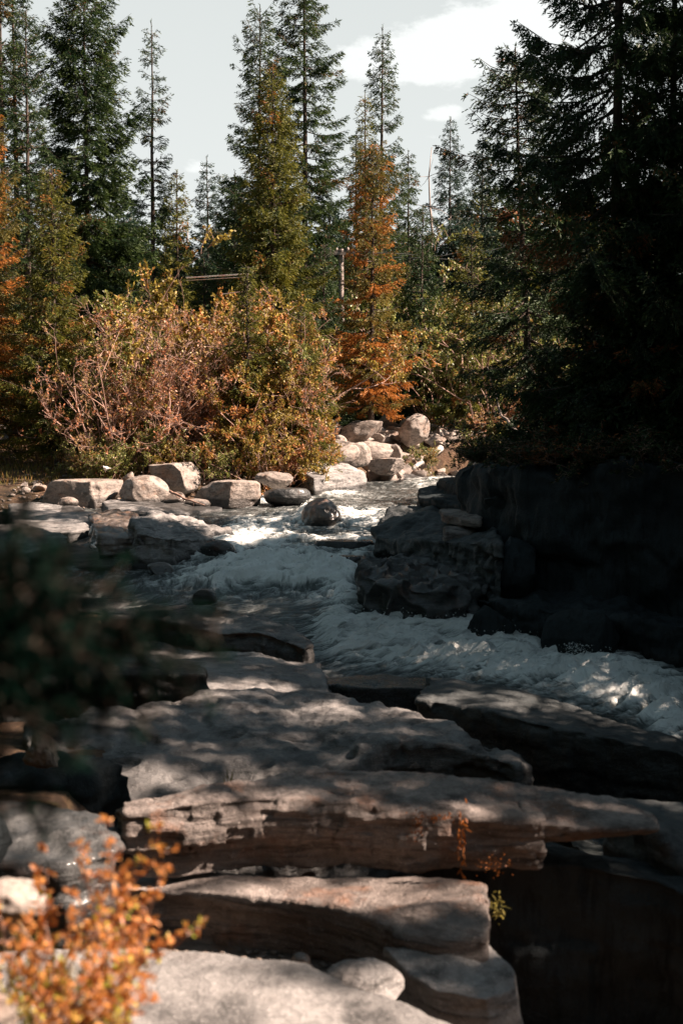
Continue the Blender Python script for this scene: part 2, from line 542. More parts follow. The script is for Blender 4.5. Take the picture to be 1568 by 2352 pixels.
# flow direction turns from "towards the lens" to "to the right" below the chute
fl = sstep(19.6, 17.5, Y)
A = X * (1 - .8 * fl) + Y * .6 * fl           # across the flow
Bq = Y * (1 - .35 * fl) - X * .8 * fl         # along the flow
wr = fbm(np.stack([A * .9, Bq * .9, 0 * X], -1).reshape(-1, 3), 3).reshape(X.shape)
Aw, Bw = A + wr * .35, Bq + wr * .35
n1 = fbm(np.stack([Aw * 1.1, Bw * 2.3, 0 * X + 3], -1).reshape(-1, 3), 4, .55, True).reshape(X.shape)
n2 = fbm(np.stack([Aw * 3.6, Bw * 5.2, 0 * X + 9], -1).reshape(-1, 3), 3, .6, True).reshape(X.shape)
n3 = fbm(np.stack([Aw * 15, Bw * 9, 0 * X + 5], -1).reshape(-1, 3), 3, .6).reshape(X.shape)
n4 = fbm(np.stack([X * .8, Y * .55, 0 * X + 1], -1).reshape(-1, 3), 2).reshape(X.shape)
crest = np.clip(n1, 0, 1) ** 1.5
ZW = zz + (.02 + .10 * turb) * n1 + .15 * turb * crest + (.006 + .013 * turb) * n2 + (.003 + .006 * turb) * n3 + .05 * n4 + .04 * turb
foam = turb * .80 - .27 + 1.9 * (n1 - .42) * (.12 + turb) + .8 * (n2 - .42) * (.25 + turb) + .15 * n3
foam = np.clip(foam, 0, 1)
keep = (X > np.interp(Y, EY, EL) - 1.3) & (X < np.interp(Y, EY, ER) + 1.3)
ii = np.arange(nx * ny).reshape(ny, nx)
F = np.stack([ii[:-1, :-1], ii[:-1, 1:], ii[1:, 1:], ii[1:, :-1]], -1).reshape(-1, 4)
F = F[keep.ravel()[F].all(1)]
used = np.unique(F); remap = np.zeros(nx * ny, int); remap[used] = np.arange(len(used))
C = np.zeros((nx * ny, 4)); C[:, 0] = foam.ravel(); C[:, 1] = turb.ravel(); C[:, 3] = 1
fa = sstep(20.5, 17.8, Y) * R(62)
xx_ = X - np.interp(Y, EY, EL)
CF = np.zeros((nx * ny, 4)); CF[:, 0] = (X * np.cos(fa) + Y * np.sin(fa) + wr * .5).ravel() * .1 + .5; CF[:, 1] = (Y * np.cos(fa) - X * np.sin(fa) + wr * .3).ravel() * .1; CF[:, 3] = 1
m, t, bs = new_mat('river_water')
geo = t.node('ShaderNodeNewGeometry'); P = geo.outputs['Position']
a_ = t.node('ShaderNodeAttribute', attribute_name='foam')
s_ = t.node('ShaderNodeSeparateColor'); t.put(s_.inputs[0], a_.outputs['Color'])
fl_ = t.node('ShaderNodeAttribute', attribute_name='flow')
fv = t.vmath('MULTIPLY', fl_.outputs['Color'], (10, 10, 0))
fn = t.noise(t.mapping(fv, (1.2, .7, 1)), 6.5, 8, .70, .7)
fn2 = t.noise(t.mapping(fv, (1.0, .6, 1)), 2.1, 6, .62, .7)
vo = t.node('ShaderNodeTexVoronoi', feature='SMOOTH_F1'); vo.inputs['Scale'].default_value = 9; t.put(vo.inputs['Vector'], t.vmath('ADD', t.mapping(fv, (1.2, .6, 1)), t.vmath('MULTIPLY', (1, 1, 0), fn2)))
f = t.math('ADD', s_.outputs[0], t.math('MULTIPLY', t.math('SUBTRACT', fn, .5), 2.9))
f = t.math('ADD', f, t.math('MULTIPLY', t.math('SUBTRACT', fn2, .5), 1.3))
f = t.math('ADD', f, t.math('MULTIPLY', t.math('SUBTRACT', vo.outputs['Distance'], .35), .35))
ff = t.math('MULTIPLY', t.rng(f, .0, .85), t.rng(s_.outputs[1], 0.05, .5, .45, 1))
wc = t.mix(t.rng(s_.outputs[1], .1, .8), (.030, .034, .034), (.11, .13, .125))
t.put(bs.inputs['Base Color'], t.mix(ff, wc, t.mix(t.rng(s_.outputs[0], 0, .7), (.52, .54, .53), (.90, .91, .88))))
t.put(bs.inputs['Roughness'], t.rng(ff, 0, .8, .06, .35))
bs.inputs['IOR'].default_value = 1.33
bp = t.node('ShaderNodeBump'); bp.inputs['Strength'].default_value = .9; bp.inputs['Distance'].default_value = .04
t.put(bp.inputs['Height'], t.math('ADD', t.noise(t.mapping(P, (1.3, .9, 1)), 9, 5, .65, .5), t.math('MULTIPLY', fn, .6)))
t.put(bs.inputs['Normal'], bp.outputs[0])
M['water'] = m
river = link('river_water', np_mesh('river_water', np.stack([X, Y, ZW + CZ], -1).reshape(-1, 3)[used], remap[F], {'foam': C[used], 'flow': CF[used]}, smooth=True), M['water'])
river['kind'] = 'structure'
# spray thrown off the crests
rs = np.random.RandomState(15)
pr = (np.clip(turb - .45, 0, 1) * np.clip(n1 - .15, 0, 1) ** 1.5 * keep).ravel(); pr /= pr.sum()
idx = rs.choice(nx * ny, 5200, p=pr)
Pd = np.stack([X.ravel()[idx], Y.ravel()[idx], ZW.ravel()[idx] + CZ], -1)
Pd += np.stack([rs.normal(0, .04, 5200), rs.normal(0, .05, 5200), np.abs(rs.normal(0, .045, 5200)) - .01], -1)
for (u_, v_, d_, n_, sx_, sz_) in ((1320, 1490, 18.2, 260, .09, .12), (1180, 1500, 18.6, 220, .14, .07), (830, 1440, 19.0, 220, .16, .06), (560, 1215, 25.4, 200, .25, .05), (1560, 1640, 16.0, 160, .2, .07)):
    c_ = np.array(at(u_, v_, d_)[:])
    Pd = np.concatenate([Pd, c_ + np.stack([rs.normal(0, sx_, n_), rs.normal(0, sx_, n_), -np.abs(rs.normal(0, sz_, n_)) + sz_ * .6], -1)])
tet = np.array([(1, 0, -.4), (-.6, .8, -.4), (-.6, -.8, -.4), (0, 0, 1.0)])
sz = (.004 + .011 * rs.random(len(Pd)) ** 3)[:, None, None]
V = (Pd[:, None, :] + tet[None] * sz).reshape(-1, 3)
F = (np.arange(len(Pd))[:, None, None] * 4 + np.array([[0, 1, 3], [1, 2, 3], [2, 0, 3], [0, 2, 1]])[None]).reshape(-1, 3)
m, t, bs = new_mat('spray_drops'); bs.inputs['Base Color'].default_value = (.8, .84, .83, 1); bs.inputs['Roughness'].default_value = .3
t.put(bs.inputs['Base Color'], t.mix(t.noise(t.node('ShaderNodeNewGeometry').outputs['Position'], 8, 2), (.7, .74, .73), (.85, .88, .87)))
tag(link('river_spray', np_mesh('river_spray', V, F, smooth=True), m), 'white droplets thrown up along the crests of the rapids', 'spray', kind='stuff')

# ------------------------------------------------------------------ rocks
def finish_rock(bm, voxel, seed, relax=4, big=.06, bigs=1.2, strata=0.0, stratas=9.0, fine=.012, fines=9.0, tilt=(.03, -.05), scallop=0.0, flow=0.0, dents=0.0, joint=.7):
    """remesh a closed blocky shape, round it and carve bedding, hollows and grain into it"""
    bmesh.ops.triangulate(bm, faces=bm.faces[:])
    bmesh.ops.recalc_face_normals(bm, faces=bm.faces[:])
    me = bpy.data.meshes.new('tmp'); bm.to_mesh(me); bm.free()
    o = bpy.data.objects.new('tmp', me); COL.objects.link(o)
    md = o.modifiers.new('r', 'REMESH'); md.mode = 'VOXEL'; md.voxel_size = voxel; md.use_smooth_shade = True
    sm = o.modifiers.new('s', 'SMOOTH'); sm.iterations = relax; sm.factor = .6
    dg = bpy.context.evaluated_depsgraph_get()
    ev = bpy.data.meshes.new_from_object(o.evaluated_get(dg))
    bpy.data.objects.remove(o); bpy.data.meshes.remove(me)
    nv = len(ev.vertices)
    co = np.empty(nv * 3, np.float32); ev.vertices.foreach_get('co', co); co = co.reshape(-1, 3).astype(float)
    no = np.empty(nv * 3, np.float32); ev.vertex_normals.foreach_get('vector', no); no = no.reshape(-1, 3).astype(float)
    s = seed * 13.7
    d = big * fbm(co * bigs + s, 3)
    d += big * .45 * fbm(co * bigs * 2.7 + s, 3)
    if strata:
        h = (co[:, 2] + co[:, 0] * tilt[0] + co[:, 1] * tilt[1])
        q = np.stack([co[:, 0] * .7, co[:, 1] * .7, h * stratas], -1) + s
        st = fbm(q, 3, .6)
        side = 1 - np.abs(no[:, 2]) * .82
        d += strata * .55 * side * np.sign(st) * np.abs(st) ** .6
        # sharp-edged beds broken by joints
        wv = .35 * perlin(co * 1.3 + s) + .12 * perlin(co * 4 + s)
        bed = np.floor(h * stratas * .8 + wv + .5)
        fx = 1.6 / max(.25, joint)
        cv = cells(co[:, 0] * fx + wv * .8 + s, co[:, 1] * fx + wv * .6, bed)
        bv = cells(bed * 1.37 + .5 + 0 * h, 0 * h + .5 + s, 0 * bed)
        d += strata * 1.0 * side * (.6 * cv + .5 * bv)
        cv2 = cells(co[:, 0] * fx * 2.9 + wv, co[:, 1] * fx * 2.3 - wv + s, np.floor(h * stratas * 2.1 + wv))
        d += strata * .32 * (.25 + .75 * side) * cv2
    if scallop:
        sc_ = 1 - np.abs(perlin(co * np.array([3.4, 3.4, 2.3]) + s)) * 2.2
        d += scallop * (np.clip(sc_, 0, 1) ** 2 - .5)
    if dents:
        dn = perlin(co * 5 + s + 50)
        d -= dents * sstep(.35, .6, dn)
    if flow:
        q = np.stack([co[:, 0] * 2.2, co[:, 1] * 2.2, co[:, 2] * .6], -1) + s
        d += flow * fbm(q, 3)
    d += fine * fbm(co * fines + s, 3, .6)
    co = co + no * d[:, None]
    ev.vertices.foreach_set('co', np.ascontiguousarray(co, np.float32).ravel())
    ev.polygons.foreach_set('use_smooth', np.ones(len(ev.polygons), bool))
    ev.update()
    return ev


def slab_bm(top, bot, grow=1.0, shift=(0, 0)):
    """closed block: top ring of world points, same ring scaled and dropped to relative height bot"""
    bm = bmesh.new()
    c = sum((Vector(p) for p in top), Vector()) / len(top)
    vt = [bm.verts.new(p) for p in top]
    vb = [bm.verts.new((c.x + (p[0] - c.x) * grow + shift[0], c.y + (p[1] - c.y) * grow + shift[1], bot + CZ)) for p in top]
    bm.faces.new(vt); bm.faces.new(vb[::-1])
    k = len(top)
    for i in range(k):
        bm.faces.new((vt[i], vb[i], vb[(i + 1) % k], vt[(i + 1) % k]))
    return bm


def add_damp_shade(me, off=(0, 0, 0), rot=None, band=.24):
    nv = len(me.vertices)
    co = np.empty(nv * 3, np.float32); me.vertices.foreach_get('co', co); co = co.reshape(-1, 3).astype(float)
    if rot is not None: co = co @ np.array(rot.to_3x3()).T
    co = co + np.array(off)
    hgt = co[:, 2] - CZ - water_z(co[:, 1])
    inside = True if band > .6 else (co[:, 0] > np.interp(co[:, 1], EY, EL) - .9) & (co[:, 0] < np.interp(co[:, 1], EY, ER) + .9)  # wide bands blacken faces well above the water, as painted shade
    wet_shade = (1 - np.clip((hgt - .04) / band, 0, 1)) * inside
    a = me.attributes.new('damp_shade', 'FLOAT', 'POINT'); a.data.foreach_set('value', wet_shade.astype(np.float32))


def place_rock(name, me, mat, label, cat='rock', group=None, band=.24):
    add_damp_shade(me, band=band)
    # origin at the rock's base centre
    nv = len(me.vertices)
    co = np.empty(nv * 3, np.float32); me.vertices.foreach_get('co', co); co = co.reshape(-1, 3)
    c = np.array([(co[:, 0].min() + co[:, 0].max()) / 2, (co[:, 1].min() + co[:, 1].max()) / 2, co[:, 2].min()], np.float32)
    me.vertices.foreach_set('co', (co - c).ravel()); me.update()
    me.name = name
    o = link(name, me, M[mat]); o.location = Vector([float(q) for q in c])
    return tag(o, label, cat, group)


def slab(name, ring, bot, mat, label, voxel, seed, grow=1.0, shift=(0, 0), cat='rock', group=None, band=.24, **kw):
    top = [on(*p) if len(p) == 3 and p[0] > 60 or len(p) == 3 and p[1] > 60 else Vector((p[0], p[1], p[2] + CZ)) for p in ring]
    return place_rock(name, finish_rock(slab_bm(top, bot, grow, shift), voxel, seed, **kw), mat, label, cat, group, band)


def boulder_mesh(size, seed, cuts=8, cut=.48, sub=5, rough=.05, fine=.012, flat=None, dents=.0, power=1.0):
    rs = np.random.RandomState(seed)
    bm = bmesh.new(); bmesh.ops.create_icosphere(bm, subdivisions=sub, radius=1)
    co = np.array([v.co[:] for v in bm.verts])
    me = bpy.data.meshes.new('b'); bm.to_mesh(me); bm.free()
    for _ in range(cuts):
        nrm = rs.normal(size=3); nrm /= np.linalg.norm(nrm)
        c = rs.uniform(cut, cut + .2)
        dd = co @ nrm
        over = np.maximum(dd - c, 0)
        co -= nrm * (over * .93)[:, None]
    if flat:
        for nrm, c in flat:
            nrm = np.array(nrm, float); nrm /= np.linalg.norm(nrm)
            over = np.maximum(co @ nrm - c, 0)
            co -= nrm * (over * .95)[:, None]
    co /= np.abs(co).max(0)
    n0 = co / np.linalg.norm(co, axis=1)[:, None]
    S = np.array(size) / 2
    m_ = float(np.mean(S))
    co = co * S
    co += n0 * m_ * (rough * 1.6 * fbm(co / m_ * 1.3 + seed, 3) + rough * .7 * fbm(co / m_ * 3.5 + seed, 3))[:, None]
    if dents:
        co -= n0 * m_ * (dents * sstep(.3, .55, perlin(co / m_ * 2.6 + seed)))[:, None]
    co += n0 * (fine * fbm(co * 11 + seed, 3, .6))[:, None]
    me.vertices.foreach_set('co', np.ascontiguousarray(co, np.float32).ravel())
    me.polygons.foreach_set('use_smooth', np.ones(len(me.polygons), bool))
    me.update()
    return me


def boulder(u0, v0, u1, v1, d, mat, label, seed, depth=.8, sink=.12, rz=0.0, tilt=0.0, name='boulder', group=None, **kw):
    """boulder whose outline spans the box (u0,v0)-(u1,v1) at distance d"""
    wx = (u1 - u0) / FPX * d
    hz = (v1 - v0) / FPX * d
    c = at((u0 + u1) / 2, (v0 + v1) / 2, d)
    h = hz * (1 + sink)
    me = boulder_mesh((wx, wx * depth, h), seed, **kw)
    o = link(name, me, M[mat])
    o.location = (c.x, c.y, c.z - hz * sink / 2)
    o.rotation_euler = (0, tilt, rz)
    add_damp_shade(me, o.location, o.rotation_euler.to_matrix(), .30)
    return tag(o, label, 'boulder' if name == 'boulder' else 'rock', group)


# near ledges
slab('rock_slab', [(1190, 1800, -2.215), (1400, 1830, -2.27), (1505, 1872, -2.35), (1515, 1905, -2.36), (1350, 1904, -2.31), (1215, 1888, -2.26)],
     -2.40, 'ledge', 'thin overhanging tip at the right end of the layered ledge', .013, 4, shift=(-.03, .06), cat='rock slab', big=.03, bigs=1.9, strata=.03, stratas=9, fine=.01, fines=16, relax=2)
slab('rock_ledge', [(275, 1838, -2.13), (400, 1815, -2.10), (530, 1795, -2.12), (700, 1776, -2.15), (900, 1772, -2.15), (1080, 1788, -2.17), (1235, 1803, -2.2),
                    (1250, 1884, -2.25), (1150, 1880, -2.24), (1000, 1862, -2.2), (800, 1848, -2.17), (600, 1836, -2.15), (420, 1852, -2.14), (290, 1868, -2.16)],
     -2.54, 'ledge', 'long layered pale ledge with a rusty chipped front edge above the smooth lower bed', .013, 3, shift=(0, .04), cat='rock ledge',
     big=.05, bigs=1.9, strata=.045, stratas=7, fine=.010, fines=16, relax=2, tilt=(.05, -.05), joint=1.0)
slab('rock_ledge', [(235, 2000, -2.56), (450, 2000, -2.56), (700, 2010, -2.56), (1000, 2010, -2.55), (1120, 2030, -2.5), (1117, 2075, -2.5), (1112, 2160, -2.56), (1000, 2165, -2.58), (930, 2160, -2.6),
                    (860, 2110, -2.56), (760, 2078, -2.56), (620, 2060, -2.56), (450, 2045, -2.56), (240, 2035, -2.56)],
     -3.2, 'ledge', 'smooth brown lower bed under the layered ledge with a sunlit stepped end', .014, 5, shift=(0, .02), cat='rock ledge',
     big=.05, bigs=1.2, strata=.022, stratas=6, fine=.008, relax=3)
slab('rock', [(875, 2168, -2.60), (1000, 2150, -2.595), (1112, 2150, -2.595), (1172, 2200, -2.66), (1192, 2262, -2.70), (1120, 2292, -2.71), (1000, 2272, -2.70), (925, 2225, -2.66)],
     -3.1, 'slab', 'rounded nose of rock below the sunlit stepped end of the lower bed', .014, 21, big=.07, bigs=1.6, fine=.008, relax=9, shift=(.03, 0))
slab('rock_slab', [(.45, 7.85, -2.56), (.9, 7.78, -2.56), (1.35, 7.78, -2.56), (1.75, 7.7, -2.62), (2.1, 7.35, -2.75), (2.6, 7.2, -2.9), (3.0, 8.6, -2.9), (.5, 8.4, -2.56)],
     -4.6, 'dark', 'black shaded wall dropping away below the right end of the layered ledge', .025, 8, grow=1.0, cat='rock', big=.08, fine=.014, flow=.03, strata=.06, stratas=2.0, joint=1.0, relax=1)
slab('rock_slab', [(1380, 1822, -2.42), (1450, 1826, -2.42), (1640, 1850, -2.5), (1700, 1960, -2.6), (1560, 1985, -2.6), (1505, 1900, -2.45)],
     -3.6, 'block', 'rough grey shelf at the far right end of the layered ledge', .022, 9, cat='rock', big=.05, strata=.02, fine=.012)
slab('rock_slab', [(-60, 2190, -2.36), (150, 2180, -2.36), (330, 2172, -2.35), (520, 2180, -2.34), (700, 2207, -2.34), (790, 2255, -2.36), (930, 2300, -2.38), (985, 2335, -2.38), (1060, 2370, -2.4), (1070, 2480, -2.42), (600, 2520, -2.4), (-80, 2520, -2.4)],
     -3.3, 'slab', 'smooth pale slab crossed by soft shadow bands at the bottom of the view', .016, 11, cat='rock slab', big=.05, bigs=.9, strata=.008, fine=.005, relax=5)
boulder(742, 2208, 932, 2300, 6.1, 'slab', 'flat oval pale stone in the gap beside the smooth slab', 23, depth=.9, cuts=5, cut=.8, rough=.07, name='boulder', tilt=.1)
boulder(-60, 2022, 112, 2100, 3.9, 'boulder', 'small pale rounded rock behind the orange shrub', 25, depth=.9, cuts=5, cut=.8)
boulder(665, 2188, 712, 2225, 6.6, 'wet', 'small brown cobble lying in the dark gap behind the smooth slab', 27, cuts=4, cut=.85, sub=4)
boulder(-70, 2245, 45, 2420, 3.0, 'boulder', 'pinkish rock at the left edge low behind the orange shrub', 29, cuts=6)

# middle slabs; wide bands paint the shade of their front faces
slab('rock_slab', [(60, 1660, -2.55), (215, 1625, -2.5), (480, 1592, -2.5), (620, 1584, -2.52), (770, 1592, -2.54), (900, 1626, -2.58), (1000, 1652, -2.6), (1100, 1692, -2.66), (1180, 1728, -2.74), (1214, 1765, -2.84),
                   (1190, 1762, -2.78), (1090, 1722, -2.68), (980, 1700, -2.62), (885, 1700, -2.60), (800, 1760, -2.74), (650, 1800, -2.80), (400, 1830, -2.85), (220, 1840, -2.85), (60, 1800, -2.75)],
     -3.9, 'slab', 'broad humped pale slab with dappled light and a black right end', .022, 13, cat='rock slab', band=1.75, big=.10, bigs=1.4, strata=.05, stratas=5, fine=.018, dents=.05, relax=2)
slab('rock_slab', [(290, 1462, -2.72), (450, 1490, -2.74), (600, 1500, -2.76), (735, 1524, -2.84), (752, 1552, -2.9), (762, 1600, -2.9), (600, 1600, -2.8), (470, 1630, -2.8), (250, 1640, -2.8), (230, 1500, -2.7)],
     -3.5, 'slab', 'flat pale slab with a bright sunlit strip behind the humped slab', .026, 15, cat='rock slab', big=.06, strata=.03, fine=.014, relax=2)
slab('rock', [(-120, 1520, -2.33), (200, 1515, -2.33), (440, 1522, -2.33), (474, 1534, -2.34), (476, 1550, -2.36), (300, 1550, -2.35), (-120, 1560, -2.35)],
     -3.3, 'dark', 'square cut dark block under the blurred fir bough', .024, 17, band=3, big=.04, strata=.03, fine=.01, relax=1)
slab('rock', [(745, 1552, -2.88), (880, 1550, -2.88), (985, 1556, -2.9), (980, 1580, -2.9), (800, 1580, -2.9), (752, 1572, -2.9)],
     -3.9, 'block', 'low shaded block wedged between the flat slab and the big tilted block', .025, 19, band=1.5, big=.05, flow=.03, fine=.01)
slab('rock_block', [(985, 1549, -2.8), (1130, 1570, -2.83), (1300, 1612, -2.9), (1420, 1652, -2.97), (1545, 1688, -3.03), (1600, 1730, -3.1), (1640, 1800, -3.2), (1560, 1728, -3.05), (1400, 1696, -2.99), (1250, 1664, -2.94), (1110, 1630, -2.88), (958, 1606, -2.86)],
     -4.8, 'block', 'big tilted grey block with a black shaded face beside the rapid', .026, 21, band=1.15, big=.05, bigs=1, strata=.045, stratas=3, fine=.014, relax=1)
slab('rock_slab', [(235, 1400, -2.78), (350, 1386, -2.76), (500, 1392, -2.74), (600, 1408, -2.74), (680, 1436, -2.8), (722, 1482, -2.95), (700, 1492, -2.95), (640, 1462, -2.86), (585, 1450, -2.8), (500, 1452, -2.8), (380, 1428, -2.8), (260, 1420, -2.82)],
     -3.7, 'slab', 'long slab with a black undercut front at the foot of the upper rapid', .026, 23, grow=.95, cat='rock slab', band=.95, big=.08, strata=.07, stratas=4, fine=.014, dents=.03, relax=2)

# left side shelves
slab('rock', [(300, 1190, -1.88), (345, 1176, -1.80), (420, 1186, -1.95), (520, 1210, -2.14), (536, 1232, -2.24), (470, 1240, -2.20), (400, 1236, -2.08), (312, 1222, -1.98)],
     -2.9, 'slab', 'stepped pale rock jutting into the river from the left shelves', .03, 31, grow=1.05, big=.16, bigs=1.5, strata=.07, stratas=3, fine=.02, dents=.08, relax=2)
slab('rock', [(200, 1176, -1.98), (300, 1172, -1.94), (330, 1196, -2.0), (318, 1232, -2.1), (228, 1234, -2.1), (212, 1196, -2.02)],
     -2.9, 'wet', 'wet brown rock with a trickle running over it beside the stepped rock', .03, 33, big=.15, bigs=1.6, strata=.05, fine=.02, relax=2)
slab('rock', [(20, 1154, -1.97), (150, 1156, -1.95), (218, 1178, -2.03), (226, 1212, -2.15), (160, 1222, -2.15), (30, 1212, -2.1)],
     -2.8, 'slab', 'low grey shelf under the angular boulder at the left', .03, 35, big=.08, strata=.03, fine=.012)
slab('rock', [(235, 1152, -1.92), (300, 1142, -1.88), (420, 1152, -1.95), (510, 1166, -2.02), (430, 1178, -2.02), (330, 1174, -1.97), (250, 1172, -1.97)],
     -2.6, 'slab', 'white sunlit flat shelf below the rounded boulder', .03, 37, big=.08, bigs=1.5, fine=.01)
slab('rock', [(-80, 1205, -2.05), (60, 1202, -2.02), (155, 1230, -2.1), (155, 1254, -2.2), (50, 1270, -2.32), (-80, 1260, -2.3)],
     -2.9, 'slab', 'pinkish lit shelf at the left edge above the striped shelf', .03, 39, big=.07, strata=.03, fine=.012)
slab('rock', [(-60, 1255, -2.28), (60, 1242, -2.24), (180, 1250, -2.3), (290, 1280, -2.42), (260, 1298, -2.48), (120, 1305, -2.55), (-60, 1310, -2.55)],
     -3.1, 'ledge', 'striped low shelf sloping into the river at the left', .03, 41, big=.06, strata=.03, stratas=8, fine=.012)
slab('rock', [(-120, 1345, -2.72), (120, 1335, -2.70), (240, 1345, -2.74), (330, 1372, -2.82), (260, 1400, -2.9), (-120, 1400, -2.85)],
     -3.5, 'slab', 'flat shelf half hidden by the fir bough', .035, 43, big=.06, strata=.03, fine=.012)
slab('rock', [(-120, 1440, -2.62), (120, 1430, -2.62), (300, 1460, -2.66), (300, 1500, -2.7), (-120, 1500, -2.66)],
     -3.3, 'block', 'grey slab behind the square cut block in the shade of the bough', .035, 44, big=.06, strata=.03, fine=.012)
boulder(0, 1530, 100, 1602, 9.5, 'boulder', 'pink flat topped stone glimpsed through the fir bough', 45, sub=5)
boulder(110, 1565, 215, 1640, 9.6, 'wet', 'orange lichen stained stone glimpsed through the fir bough', 46, sub=5)
boulder(60, 1680, 150, 1780, 8.4, 'boulder', 'crumbly knobbled stone below the orange stained one', 47, sub=5, rough=.16)
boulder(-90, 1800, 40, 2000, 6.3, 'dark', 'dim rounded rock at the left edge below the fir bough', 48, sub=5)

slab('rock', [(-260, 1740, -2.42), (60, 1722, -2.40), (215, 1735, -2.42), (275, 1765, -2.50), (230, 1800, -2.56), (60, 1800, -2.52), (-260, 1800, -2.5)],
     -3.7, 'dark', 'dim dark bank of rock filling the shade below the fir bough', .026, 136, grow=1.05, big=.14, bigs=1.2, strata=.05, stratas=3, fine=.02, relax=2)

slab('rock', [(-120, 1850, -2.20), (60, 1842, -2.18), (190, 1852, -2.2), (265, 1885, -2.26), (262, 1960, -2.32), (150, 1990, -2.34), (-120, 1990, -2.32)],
     -3.4, 'wetdark', 'flat dark rock behind the top sprigs of the orange shrub', .024, 137, grow=1.05, big=.10, bigs=1.4, strata=.05, stratas=3, fine=.02, relax=2)  # wet dark stone colour stands in for the shade lying here

# boulders on the far left bank
B = [
    (98, 1078, 284, 1172, 29.2, 'boulder', 'long angular boulder with a shaded left face and a pitted sunlit right face', 51, dict(cuts=5, cut=.62, flat=[((0, 0, 1), .5), ((-.35, -1, .05), .45), ((.75, -.75, .15), .62), ((-1, 0, .2), .72), ((1, .2, 0), .8), ((0, 1, 0), .6)], dents=.05, depth=.7)),
    (275, 1091, 391, 1166, 28.9, 'boulder', 'rounded pale boulder between the angular one and the cracked one', 52, dict(cuts=7, cut=.68, dents=.03)),
    (330, 1050, 458, 1130, 30.6, 'boulder', 'tall blocky boulder half behind the rounded pale boulder', 53, dict(cuts=5, cut=.6, flat=[((-.1, 0, 1), .62), ((-.4, -1, 0), .55), ((1, -.4, .2), .66)])),
    (444, 1088, 602, 1168, 29.0, 'boulder', 'wide boulder with a grooved right face at the water edge', 54, dict(cuts=5, cut=.62, flat=[((0, 0, 1), .62), ((-.55, -1, .1), .58), ((.7, -1, 0), .66), ((1, 0, 0), .85)], dents=.06)),
    (585, 1076, 673, 1118, 30.2, 'boulder', 'humped pale boulder just behind the wide grooved boulder', 55, dict(cuts=6, cut=.55)),
    (606, 1111, 713, 1160, 29.0, 'wetdark', 'flat black wet boulder at the lip of the upper fall', 56, dict(cuts=4, cut=.72, flat=[((0, 0, 1), .6)])),
    (135, 1141, 181, 1164, 28.0, 'boulder', 'small round brown stone in front of the long angular boulder', 57, dict(cuts=4, cut=.85, sub=4)),
    (376, 1128, 428, 1170, 28.6, 'wet', 'orange brown wedge stone leaning on the rounded pale boulder', 58, dict(cuts=5, sub=4)),
    (421, 1145, 484, 1168, 28.3, 'boulder', 'low flat stone lying between the rounded and the wide boulders', 59, dict(cuts=3, cut=.85, sub=4)),
    (280, 1083, 312, 1112, 30.0, 'boulder', 'small stone peeping between the angular and the rounded boulders', 60, dict(cuts=5, sub=4)),
    (690, 1144, 786, 1236, 26.2, 'wet', 'wet round boulder glistening in the middle of the river', 61, dict(cuts=4, cut=.85, rough=.08, depth=.9)),
    (716, 1216, 866, 1305, 23.6, 'wetdark', 'low black rock awash below the glistening boulder', 62, dict(cuts=4, cut=.8, flat=[((0, 0, 1), .5)], depth=.5)),
    (455, 1240, 545, 1300, 22.9, 'wetdark', 'dark wet hump breaking the rapids off the stepped rock', 140, dict(cuts=5, cut=.7, depth=.6)),
    (440, 1352, 500, 1392, 20.3, 'wetdark', 'small dark rock awash beyond the long undercut slab', 141, dict(cuts=6, depth=.7, sub=4)),
    (752, 1268, 840, 1305, 22.4, 'wetdark', 'second low black rock just downstream of the first', 142, dict(cuts=5, cut=.7, depth=.6, flat=[((0, 0, 1), .6)])),
    (330, 1290, 400, 1330, 21.8, 'wet', 'brown wet rock splitting the current at the left of the rapids', 143, dict(cuts=6, depth=.7, sub=4)),
    (600, 1080, 640, 1110, 31.2, 'boulder', 'tiny stone perched behind the humped boulder', 63, dict(sub=4)),
    (917, 949, 986, 1010, 38.0, 'boulder', 'big smooth egg shaped boulder topping the rubble bank', 64, dict(cuts=5, cut=.62, rough=.06, tilt=.6, depth=1.1, sink=.3)),
    (768, 1014, 852, 1072, 35.5, 'boulder', 'shadow mottled boulder beside the foot of the rust tinted spruce', 65, dict(cuts=7, cut=.6)),
    (843, 1042, 930, 1088, 36.0, 'boulder', 'grey block with a flat shaded face above the river', 66, dict(cuts=2, flat=[((-.4, -1, .1), .5), ((0, 0, 1), .6)])),
    (728, 963, 785, 1020, 37.5, 'boulder', 'upright pointed boulder left of the rust tinted spruce', 67, dict(cuts=7, cut=.42)),
    (756, 1003, 815, 1040, 36.5, 'boulder', 'oblong tipped stone in front of the pointed boulder', 68, dict(cuts=6, cut=.4, tilt=.3)),
    (700, 990, 733, 1016, 36.6, 'boulder', 'small pinkish round stone at the left end of the rubble bank', 70, dict(sub=4)),
    (1015, 1008, 1065, 1060, 39.5, 'boulder', 'grey pink boulder right of the bleached log', 71, dict(cuts=5)),
    (1108, 962, 1146, 992, 36, 'block', 'shaded grey stone under the leaning dead sapling', 72, dict(sub=4)),
    (1138, 975, 1176, 1004, 35, 'block', 'lower shaded grey stone beside the leaning dead sapling', 73, dict(sub=4)),
    (960, 990, 1010, 1022, 39.0, 'boulder', 'domed stone just right of the egg shaped boulder', 74, dict(sub=4)),
    (-30, 994, 22, 1018, 33, 'boulder', 'pale grey stone lying in the grass at the left edge', 75, dict(sub=4)),
]
for (u0, v0, u1, v1, d, mt, lb, sd_, kw) in B:
    boulder(u0, v0, u1, v1, d, mt, lb, sd_, **kw)
